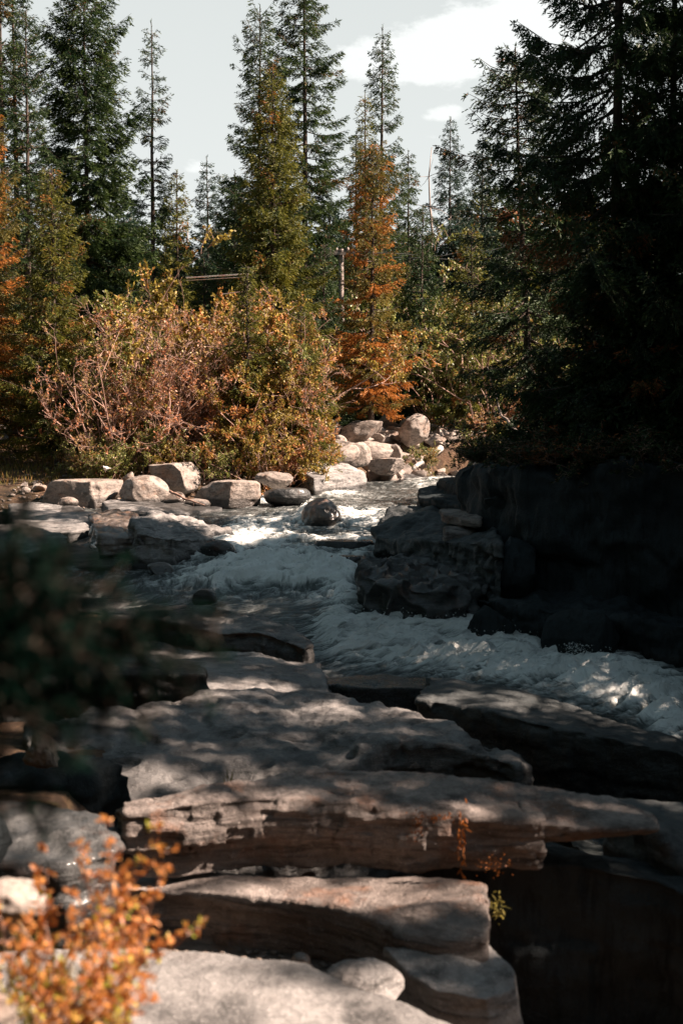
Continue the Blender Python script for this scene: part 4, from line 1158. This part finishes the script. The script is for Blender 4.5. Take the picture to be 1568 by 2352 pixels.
bare = [shrub(500 + i, 3.4, .55, stems=10, levels=4, kids=4, leaf=.055, leaves=5, bare=.4, twigr=.0045, stemr=.028, rustp=.8) for i in range(2)]
leafy = [shrub(510 + i, 3.2, .5, stems=9, levels=4, kids=4, leaf=.062, leaves=12, twigr=.005, stemr=.03, rustp=.5) for i in range(2)]
bush = [shrub(520 + i, 1.5, .8, stems=10, levels=3, kids=5, leaf=.06, leaves=7, twigr=.005, stemr=.018, rustp=.5) for i in range(2)]
SH = [
    (268, 31.5, 0, 'b', 1.15, 'leaf_rust', 'large bare pinkish shrub with crossing twigs left of the others'),
    (350, 32.5, 1, 'b', 1.15, 'leaf_rust', 'bare reddish shrub arching over the blocky boulder'),
    (420, 33.5, 0, 'b', 1.05, 'leaf_rust', 'thin russet shrub between the bare and the yellow shrubs'),
    (620, 33.2, 1, 'b', .9, 'leaf_rust', 'grey twiggy shrub drooping beside the low spreading spruce'),
    (625, 36.5, 0, 'b', 1.2, 'leaf_yellow', 'tall orange leaved twiggy shrub right of the little young spruce'),
    (480, 35.0, 0, 'l', 1.6, 'leaf_yellow', 'tall yellow leaved shrub under the pale rail'),
    (420, 35.5, 1, 'l', 1.4, 'leaf_yellow', 'yellow green shrub left of the tallest yellow one'),
    (535, 32.3, 1, 'l', .95, 'leaf_yellow', 'bright yellow and rust shrub leaning over the wide grooved boulder'),
    (610, 32.0, 0, 'l', .9, 'leaf_yellow', 'glinting yellow shrub above the humped boulder'),
    (665, 34.5, 1, 'l', 1.35, 'leaf_yellow', 'yellow shrub with orange tops behind the grey twiggy one'),
    (305, 34.0, 1, 'l', 1.35, 'leaf_green', 'green leaved shrub behind the large bare pinkish one'),
    (215, 32.6, 0, 'l', .62, 'leaf_green', 'dark green shrub beside the trunk foot of the bushy olive spruce'),
    (1000, 43.5, 0, 'l', 1.2, 'leaf_green', 'sparkling green bush at the top of the rubble bank'),
    (1060, 45.0, 1, 'l', 1.6, 'leaf_green', 'tall sparkling green shrub behind the slim leaning spruce'),
    (1120, 40.0, 0, 'l', 1.5, 'leaf_green', 'green shrub glowing through the dark boughs at the right'),
    (1120, 46.0, 1, 'l', 1.9, 'leaf_green', 'tall sunlit aspen behind the slim leaning spruce'),
    (1000, 46.0, 0, 'l', 1.9, 'leaf_green', 'tall green aspen behind the sparkling bush'),
    (560, 34.2, 1, 'l', 1.15, 'leaf_green', 'greenish shrub around the little young spruce'),
]
for (u, d, i, kd, s, mt, lb) in SH:
    x_ = (u - 784) / FPX * d
    put_shrub('shrub', (bare if kd == 'b' else leafy)[i], (x_, d, CZ + gz(x_, d)), mt, lb, rng_.uniform(0, 6), s=s)
for (u, d, i, s, mt, lb) in ((250, 31.0, 0, .8, 'leaf_green', 'low green bush behind the long angular boulder'), (330, 31.7, 1, .9, 'leaf_green', 'low green bush behind the blocky boulder'),
                             (400, 31.6, 0, .8, 'leaf_yellow', 'low yellow bush between the blocky and wide boulders'), (470, 31.3, 1, .7, 'leaf_green', 'low green bush behind the wide grooved boulder'),
                             (560, 31.4, 0, .8, 'leaf_yellow', 'low golden bush right behind the wide grooved boulder'), (640, 32.6, 1, .8, 'leaf_rust', 'low russet bush behind the humped boulder'),
                             (200, 31.6, 1, .7, 'leaf_green', 'low dark bush at the left end of the long angular boulder'), (40, 36, 0, .8, 'leaf_rust', 'low russet bush at the left edge behind the grass'),
                             (1180, 30, 1, .9, 'leaf_rust', 'low russet bush in the shade under the slim leaning spruce')):
    x_ = (u - 784) / FPX * d
    put_shrub('bush', bush[i], (x_, d, CZ + gz(x_, d)), mt, lb, rng_.uniform(0, 6), s=s, cat='bush')
# bush hanging from the dark wall and leafy twig over the river
put_shrub('bush', bush[0], at(1150, 1120, 23), 'leaf_rust', 'small rusty leaved bush on the left corner of the tall dark wall', 1, s=.42, cat='bush')
put_shrub('bush', bush[1], at(1115, 1060, 25), 'leaf_green', 'dark leafed bush on the ledge at the bend', 2, s=.55, cat='bush')
put_shrub('bush', bush[0], at(965, 1075, 27.5), 'leaf_green', 'dark leafy sprig reaching out over the upper river', 4, s=.42, cat='bush')

for j, (x_, y_, s_) in enumerate(((2.4, 22.3, .6), (2.9, 21.2, .7), (3.5, 20.6, .75), (4.1, 20.1, .8), (4.8, 19.7, .7), (5.4, 19.0, .8), (6.1, 17.9, .9), (3.1, 21.9, .9), (4.4, 20.8, 1.0), (5.0, 20.3, 1.1))):
    put_shrub('bush', bush[j % 2], (x_, y_, CZ - .98), 'spruce_dark', 'dark bush in the undergrowth along the rim of the tall wall', j * .9, s=s_, sz=s_ * .6, group='bushes on the rim of the dark wall', cat='bush', wood='bark')

# grass on the left bank
rs = np.random.RandomState(9)
N = 9000
gx = rs.uniform(-10.5, -4.5, N); gy = rs.uniform(30.8, 42, N)
P = np.stack([gx, gy, CZ + ground_z(gx, gy)], -1)
V, F, C = flakes(P, np.stack([rs.normal(0, .4, N), rs.normal(0, .4, N), np.ones(N)], -1), rs.uniform(.08, .22, N), .02, rs, rs.random(N), rs.random(N))
tag(link('grass', np_mesh('grass', V, F, {'tint': C}), M['grass']), 'dry russet grass on the left bank behind the boulders', 'grass', kind='stuff')


# ------------------------------------------------------------------ wood, rail, pole, wire, bird
def limb(name, pts, rad, mat, label, cat, parent=None, sides=9, group=None, kids=0, seed=1, kr=.3):
    P = np.array([list(p) for p in pts]); base = P[0].copy()
    rs = np.random.RandomState(seed)
    # resample with a slight waver
    k = np.linspace(0, len(P) - 1, 12)
    Q = np.stack([np.interp(k, np.arange(len(P)), P[:, j]) for j in range(3)], -1) - base
    L = np.linalg.norm(Q[-1])
    Q[1:-1] += rs.normal(0, L * .006, (10, 3))
    rr = np.interp(k, np.linspace(0, len(P) - 1, len(rad)), rad)
    paths = [(Q, rr)]
    for _ in range(kids):
        i = rs.randint(2, 11); d = rs.normal(0, 1, 3); d /= np.linalg.norm(d)
        ln = L * kr * rs.uniform(.3, 1)
        paths.append(([Q[i], Q[i] + d * ln * .5, Q[i] + d * ln + rs.normal(0, ln * .1, 3)], [rr[i] * .5, rr[i] * .3, rr[i] * .12]))
    v, f = tubes(paths, sides)
    # cap the ends of the main stem
    c0 = np.array([Q[0], Q[-1]]); n0 = len(v); v = np.concatenate([v, c0])
    caps = [(n0, (j + 1) % sides, j, j) for j in range(sides)]
    o = link(name, np_mesh(name, v, f, smooth=True), M[mat], parent)
    bm = bmesh.new(); bm.from_mesh(o.data); bmesh.ops.holes_fill(bm, edges=[e for e in bm.edges if e.is_boundary], sides=sides); bm.to_mesh(o.data); bm.free()
    if parent is None: o.location = Vector([float(q) for q in base])
    else: o.location = Vector([float(q) for q in base])
    if label: tag(o, label, cat, group)
    return o


limb('log', [at(1012, 1029, 36.5), at(985, 1048, 36), at(948, 1076, 35.4)], [.085, .075, .05], 'driftwood', 'short bleached white log slanting down to the upper river', 'log', kids=3, seed=4, kr=.2)
limb('dead_sapling', [at(1228, 1035, 24), at(1190, 995, 24.3), at(1150, 950, 24.8), at(1118, 840, 25.5)], [.05, .035, .02, .008], 'timber', 'bare dead sapling leaning left out of the shade', 'sapling', kids=7, seed=5, kr=.25)
limb('log', [at(-60, 984, 35), at(40, 984, 35), at(112, 988, 35)], [.09, .09, .08], 'driftwood', 'pale fallen log lying in the grass at the left', 'log', seed=6)
limb('log', [at(20, 992, 34), at(105, 996, 34)], [.05, .05], 'timber', 'thinner brown log lying just below the pale fallen log', 'log', seed=7)
limb('dead_branch', [at(390, 1128, 28.2), at(425, 1146, 28.0), at(470, 1160, 27.8)], [.03, .022, .01], 'twig', 'red brown stick lying across the small stones', 'branch', seed=8, kids=2)
limb('dead_branch', [at(735, 1100, 34.5), at(640, 1035, 34), at(560, 1050, 33.5)], [.03, .022, .01], 'twig', 'long grey stick leaning out of the shrubs', 'branch', seed=9, kids=5)
dead = limb('dead_tree', [at(990, 1030, 57), at(992, 700, 57), at(991, 338, 57)], [.12, .08, .012], 'timber', 'dead grey leafless spruce in front of the bluish pointed one', 'tree', seed=12, kids=60, kr=.13)
limb('dead_tree', [at(880, 1030, 60), at(878, 500, 60)], [.12, .02], 'timber', 'dead snag in the notch right of the thin spire', 'tree', seed=13, kids=30, kr=.1).location.x = (438 - 784) / FPX * 60

# pale painted rail between the shrubs
def box_bm(bm, c, s, rot=None):
    m_ = Matrix.Translation(c) @ (rot or Matrix()) @ Matrix.Diagonal((*s, 1))
    r = bmesh.ops.create_cube(bm, size=1, matrix=m_)
    return r


a, b = at(428, 641, 34.6), at(570, 632, 33.8)
fence = empty('fence', ((a + b) / 2 - Vector((0, 0, 3))), 0, 'pale pink two rail barrier glimpsed above the shrubs', 'fence')
def rail(name, a, b, hgt, thick, dz=0.0, mat='rail'):
    bm = bmesh.new()
    d = b - a
    rot = d.to_track_quat('X', 'Z').to_matrix().to_4x4()
    box_bm(bm, (a + b) / 2 + Vector((0, 0, dz)) - fence.location, (d.length, thick, hgt), rot)
    bmesh.ops.bevel(bm, geom=bm.edges[:], offset=.004, segments=1, affect='EDGES')
    me = bpy.data.meshes.new(name); bm.to_mesh(me); bm.free()
    return link(name, me, M[mat], fence)
rail('rail', a, b, .026, .04, .03)
rail('rail', a, b, .016, .04, -.035)
a2, b2 = at(510, 676, 34.0), at(556, 670, 33.8)
rail('rail', a2, b2, .02, .04)
for f_ in (.97,):
    p = a.lerp(b, f_) + Vector((0, .08, 0))
    zz_ = CZ + gz(p.x, p.y) - .2
    bm = bmesh.new()
    box_bm(bm, Vector((p.x, p.y, (p.z + zz_) / 2)) - fence.location, (.02, .02, p.z - zz_ - .1))
    me = bpy.data.meshes.new('post'); bm.to_mesh(me); bm.free()
    link('post', me, M['bark'], fence)

pole_b = at(783, 1000, 47); pole_t = at(783, 572, 47)
pole = empty('utility_pole', (pole_b.x, pole_b.y, CZ + gz(pole_b.x, pole_b.y) - .2), 0, 'weathered utility pole with a cross arm left of the rust tinted spruce', 'utility pole')
v, f = tubes([([(0, 0, 0), (0, 0, (pole_t.z - pole.location.z) / 2), (0, 0, pole_t.z - pole.location.z)], [.11, .10, .08])], 12)
link('pole', np_mesh('pole', v, f, smooth=True), M['timber'], pole)
bm = bmesh.new(); box_bm(bm, Vector((-.05, -.10, pole_t.z - pole.location.z - .15)), (.75, .09, .11))
me = bpy.data.meshes.new('cross_arm'); bm.to_mesh(me); bm.free(); link('cross_arm', me, M['timber'], pole)
for dx in (-.36, -.15, .22):
    v, f = tubes([([(dx, -.1, 0), (dx, -.1, .05), (dx, -.1, .1), (dx, -.1, .14)], [.02, .045, .045, .015])], 8)
    o = link('insulator', np_mesh('insulator', v, f, smooth=True), M['timber'], pole); o.location.z = pole_t.z - pole.location.z - .09
for j, (va, vb, mid) in enumerate(((560, 560, 572), (562, 572, 578))):
    a = at(768, va + 14, 46.9); b = at(1330, vb - 20, 45)
    pts = [a.lerp(b, k_) + Vector((0, 0, -.35 * 4 * k_ * (1 - k_) * (1 + .3 * j))) for k_ in np.linspace(0, 1, 14)]
    limb('power_line', pts, [.012, .012], 'wire', ('upper' if j == 0 else 'lower') + ' of two thin wires running right from the utility pole', 'cable', sides=5, seed=20 + j)

# white bird on the long boulder
bl = at(243, 1080, 29.2)
bird = boulder_mesh((.13, .10, .085), 600, cuts=0, sub=3, rough=.03, fine=0)
co = np.array([v_.co[:] for v_ in bird.vertices])
head = co[:, 0] < -.035
co[head, 2] += (-.035 - co[head, 0]) * 1.6; co[head, 0] += .012
tail = co[:, 0] > .04
co[tail, 0] += (co[tail, 0] - .04) * 2.2; co[tail, 1] *= .5; co[tail, 2] *= .5
bird.vertices.foreach_set('co', co.astype(np.float32).ravel()); bird.update()
o = link('bird', bird, M['white']); o.location = bl + Vector((0, 0, .04)); tag(o, 'small white bird perched on top of the long angular boulder', 'bird')
bill, bf = tubes([([(-.055, 0, .05), (-.09, 0, .045)], [.008, .002])], 5)
link('beak', np_mesh('beak', bill, bf), M['twig'], o)
for sy in (-.015, .015):
    v, f = tubes([([(0, sy, -.03), (0, sy, -.085)], [.005, .004])], 5)
    link('leg', np_mesh('leg', v, f), M['twig'], o)

# ------------------------------------------------------------------ foreground plants
# orange shrub
rs = np.random.RandomState(77)
def sprig_shrub():
    wood, LP, LD, LT, LR, LL = [], [], [], [], [], []
    root = on(150, 2480, -1.75)
    tips = []
    for (u, v, d) in ((190, 1950, 3.35), (255, 1895, 3.3), (385, 1960, 3.3), (360, 1905, 3.4), (330, 1990, 3.3), (460, 2125, 3.25), (110, 1960, 3.4), (80, 2030, 3.4), (400, 2150, 3.2), (330, 2130, 3.2),
                      (270, 2010, 3.25), (160, 2060, 3.2), (60, 2120, 3.2), (20, 2200, 3.1), (340, 2250, 3.05), (250, 2160, 3.1), (180, 2180, 3.05), (300, 2080, 3.2), (120, 2250, 3.0), (220, 2280, 2.95), (370, 2300, 3.0),
                      (40, 2300, 2.95), (150, 2340, 2.9), (280, 2340, 2.9), (0, 2080, 3.3), (220, 2080, 3.2), (345, 2060, 3.25), (90, 2170, 3.1), (200, 2240, 3.0), (300, 2210, 3.05)):
        tips.append(at(u, v, d))
    for tp in tips:
        a = np.array(root[:]) + np.array([rs.uniform(-.16, .16), rs.uniform(-.1, .25), 0])
        b = np.array(tp[:])
        mid = a * .45 + b * .55 + rs.normal(0, .025, 3)
        k = np.linspace(0, 1, 14)[:, None]
        path = (1 - k) ** 2 * a + 2 * k * (1 - k) * mid + k * k * b
        wood.append((path[::2], np.linspace(.0045, .0012, 7)))
        rb = rs.uniform(0, .75); 
        for i in range(4, 14):
            for j in range(1 + (i > 6)):
                d = rs.normal(0, 1, 3); d[2] = abs(d[2]) * .6; d /= np.linalg.norm(d)
                ln = rs.uniform(.03, .10) * (1.15 - i / 16)
                e = path[i] + d * ln
                wood.append(([path[i], (path[i] + e) / 2 + rs.normal(0, .003, 3), e], [.0016, .0012, .0008]))
                m_ = rs.randint(4, 9)
                for _ in range(m_):
                    q = path[i] + (e - path[i]) * rs.uniform(.25, 1)
                    LP.append(q); LD.append(d * .5 + rs.normal(0, .6, 3) + np.array([0, 0, .2])); LT.append(rs.random()); LR.append(np.clip(rb + rs.normal(0, .25), 0, 1)); LL.append(rs.uniform(.013, .026))
    return wood, np.array(LP), np.array(LD), LT, LR, np.array(LL)


wood, LP, LD, LT, LR, LL = sprig_shrub()
root_p = np.array(on(150, 2480, -1.75)[:])
sh = empty('orange_shrub', Vector(root_p), 0, 'orange and yellow leaved low shrub close by at the lower left', 'shrub')
v, f = tubes([(np.asarray(p) - root_p, r_) for p, r_ in wood], 5)
link('stems', np_mesh('stems', v, f, smooth=True), M['twig'], sh)
# leaves: six-sided folded blades
def blades(P, D, ln, wd, rs, tone, rust):
    N = len(P)
    D = D / np.linalg.norm(D, axis=1)[:, None]
    S = np.cross(D, rs.normal(size=(N, 3))); S /= np.linalg.norm(S, axis=1)[:, None]
    Nn = np.cross(D, S)
    ln = ln[:, None]; wd = ln * wd
    V = np.empty((N, 7, 3))
    V[:, 0] = P
    V[:, 1] = P + D * ln * .3 + S * wd * .42 + Nn * wd * .12
    V[:, 2] = P + D * ln * .65 + S * wd * .46 + Nn * wd * .12
    V[:, 3] = P + D * ln - Nn * wd * .15
    V[:, 4] = P + D * ln * .65 - S * wd * .46 + Nn * wd * .12
    V[:, 5] = P + D * ln * .3 - S * wd * .42 + Nn * wd * .12
    V[:, 6] = P + D * ln * .5
    base = np.arange(N)[:, None, None] * 7
    F = (base + np.array([[0, 1, 2, 6], [6, 2, 3, 3], [3, 4, 6, 6], [6, 4, 5, 0]])[None]).reshape(-1, 4)
    tri = np.array([[0, 1, 6], [1, 2, 6], [2, 3, 6], [3, 4, 6], [4, 5, 6], [5, 0, 6]])
    F = (base + tri[None]).reshape(-1, 3)
    C = np.zeros((N, 7, 4)); C[..., 0] = np.asarray(tone)[:, None]; C[..., 1] = np.asarray(rust)[:, None]; C[..., 3] = 1
    return V.reshape(-1, 3), F, C.reshape(-1, 4)


V, F, C = blades(LP - root_p, LD, LL, .5, rs, LT, LR)
link('leaves', np_mesh('leaves', V, F, {'tint': C}, smooth=True), M['leaf_orange'], sh)

# grass tuft inside the shrub
N = 260
P = np.array(on(60, 2440, -1.75)[:]) + np.stack([rs.uniform(-.18, .16, N), rs.uniform(-.1, .35, N), np.zeros(N)], -1)
pos0 = P.mean(0)
V, F, C = flakes(P - pos0, np.stack([rs.normal(0, .35, N), rs.normal(0, .3, N), np.ones(N)], -1), rs.uniform(.12, .30, N), .007, rs, rs.random(N), rs.random(N) * .4)
o = link('grass_tuft', np_mesh('grass_tuft', V, F, {'tint': C}), M['grass']); o.location = Vector(pos0); tag(o, 'green grass tuft mixed into the orange shrub', 'grass tuft')

# blurred fir bough at the left, very close
def bough():
    wood, PP, DD, TT = [], [], [], []
    rs = np.random.RandomState(31)
    org = np.array(at(-420, 1400, 1.55)[:])
    mains = ((490, 1450, 1.5), (240, 1350, 1.45), (50, 1200, 1.5), (430, 1570, 1.5), (310, 1640, 1.5), (160, 1700, 1.45), (290, 1450, 1.55), (130, 1320, 1.4), (240, 1520, 1.4), (90, 1880, 1.5), (130, 1420, 1.5), (60, 1560, 1.4), (200, 1600, 1.6), (380, 1500, 1.6), (20, 1480, 1.45))
    for (u, v, d) in mains:
        b = np.array(at(u, v, d)[:])
        a = org + rs.normal(0, .02, 3) + np.array([0, 0, -.0002 * (v - 1300)])
        mid = (a + b) / 2 + np.array([0, 0, .03])
        k = np.linspace(0, 1, 22)[:, None]
        path = (1 - k) ** 2 * a + 2 * k * (1 - k) * mid + k * k * b
        wood.append((path[::3], np.linspace(.006, .0015, len(path[::3]))))
        axis_ = b - a; axis_ /= np.linalg.norm(axis_)
        for i in range(4, 22):
            for side in (-1, 1):
                d_ = axis_ * .8 + np.array([0, 0, side * .75]) + rs.normal(0, .35, 3)
                d_ /= np.linalg.norm(d_)
                ln = .05 * (1.25 - i / 22) + .02
                e = path[i] + d_ * ln
                wood.append(([path[i], e], [.0015, .0008]))
                m_ = int(ln / .0016)
                q = rs.random(m_)[:, None]
                PP.append(path[i] + (e - path[i]) * q)
                DD.append(d_ * .8 + rs.normal(0, .6, (m_, 3))); TT.append(rs.random(m_))
    return wood, np.concatenate(PP), np.concatenate(DD), np.concatenate(TT), org


wood, P, D, Tn, org = bough()
tr = empty('fir_tree', (org[0] - .05, org[1] + .02, CZ - 1.75), 0, 'blurred dark fir leaning its boughs into the left side close to the lens', 'tree')
ro = np.array(tr.location[:])
wood.append(([ro + (0, 0, -.1), (ro + org) / 2 + (.02, 0, 0), org + (-.03, 0, 0), org + (-.04, 0, .9)], [.03, .022, .015, .004]))
v, f = tubes([(np.asarray(p) - ro, r_) for p, r_ in wood], 5)
link('trunk', np_mesh('trunk', v, f, smooth=True), M['bark'], tr)
V, F, C = flakes(P - ro, D, np.full(len(P), .019), .0036, rs, Tn, Tn * .3)
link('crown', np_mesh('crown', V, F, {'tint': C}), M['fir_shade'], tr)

# rusty plant hanging from the ledge, moss pads and small tufts
def tuft(name, p, n_, size, mat, label, cat, spread=(.05, .03, .03), dz=1.0, wd=.3, seed=1):
    rs = np.random.RandomState(seed)
    P = np.stack([rs.normal(0, s_, n_) for s_ in spread], -1)
    V, F, C = flakes(P, np.stack([rs.normal(0, .6, n_), rs.normal(0, .6, n_), np.full(n_, dz)], -1), rs.uniform(.5, 1.2, n_) * size, size * wd, rs, rs.random(n_), rs.random(n_) * .5)
    o = link(name, np_mesh(name, V, F, {'tint': C}), M[mat]); o.location = p
    return tag(o, label, cat)


tuft('hanging_plant', at(1060, 1930, 7.42), 50, .05, 'moss', 'rust red plant hanging down the chipped front of the layered ledge', 'plant', (.012, .01, .10), -1, seed=41)
tuft('moss', at(1010, 1880, 7.5), 80, .018, 'moss', 'rusty moss pad on the edge above the hanging plant', 'moss', (.07, .03, .012), .4, .6, seed=42)
tuft('moss', at(1130, 1990, 7.35), 80, .018, 'moss', 'rusty moss pad low on the ledge right of the hanging plant', 'moss', (.045, .02, .03), .2, .6, seed=43)
tuft('moss', at(960, 1905, 7.45), 60, .018, 'moss', 'rusty moss pad left of the hanging plant', 'moss', (.02, .02, .04), .2, .6, seed=46)
tuft('fern_tuft', at(1142, 2085, 7.0), 60, .04, 'grass', 'yellow green tuft hanging beside the black gap', 'plant', (.02, .015, .03), -.3, .25, seed=44)
tuft('grass_tuft', at(528, 1806, 8.1), 16, .10, 'grass', 'tiny grass tuft growing at the left corner of the layered ledge', 'grass tuft', (.02, .01, .004), 1.6, .08, seed=45)
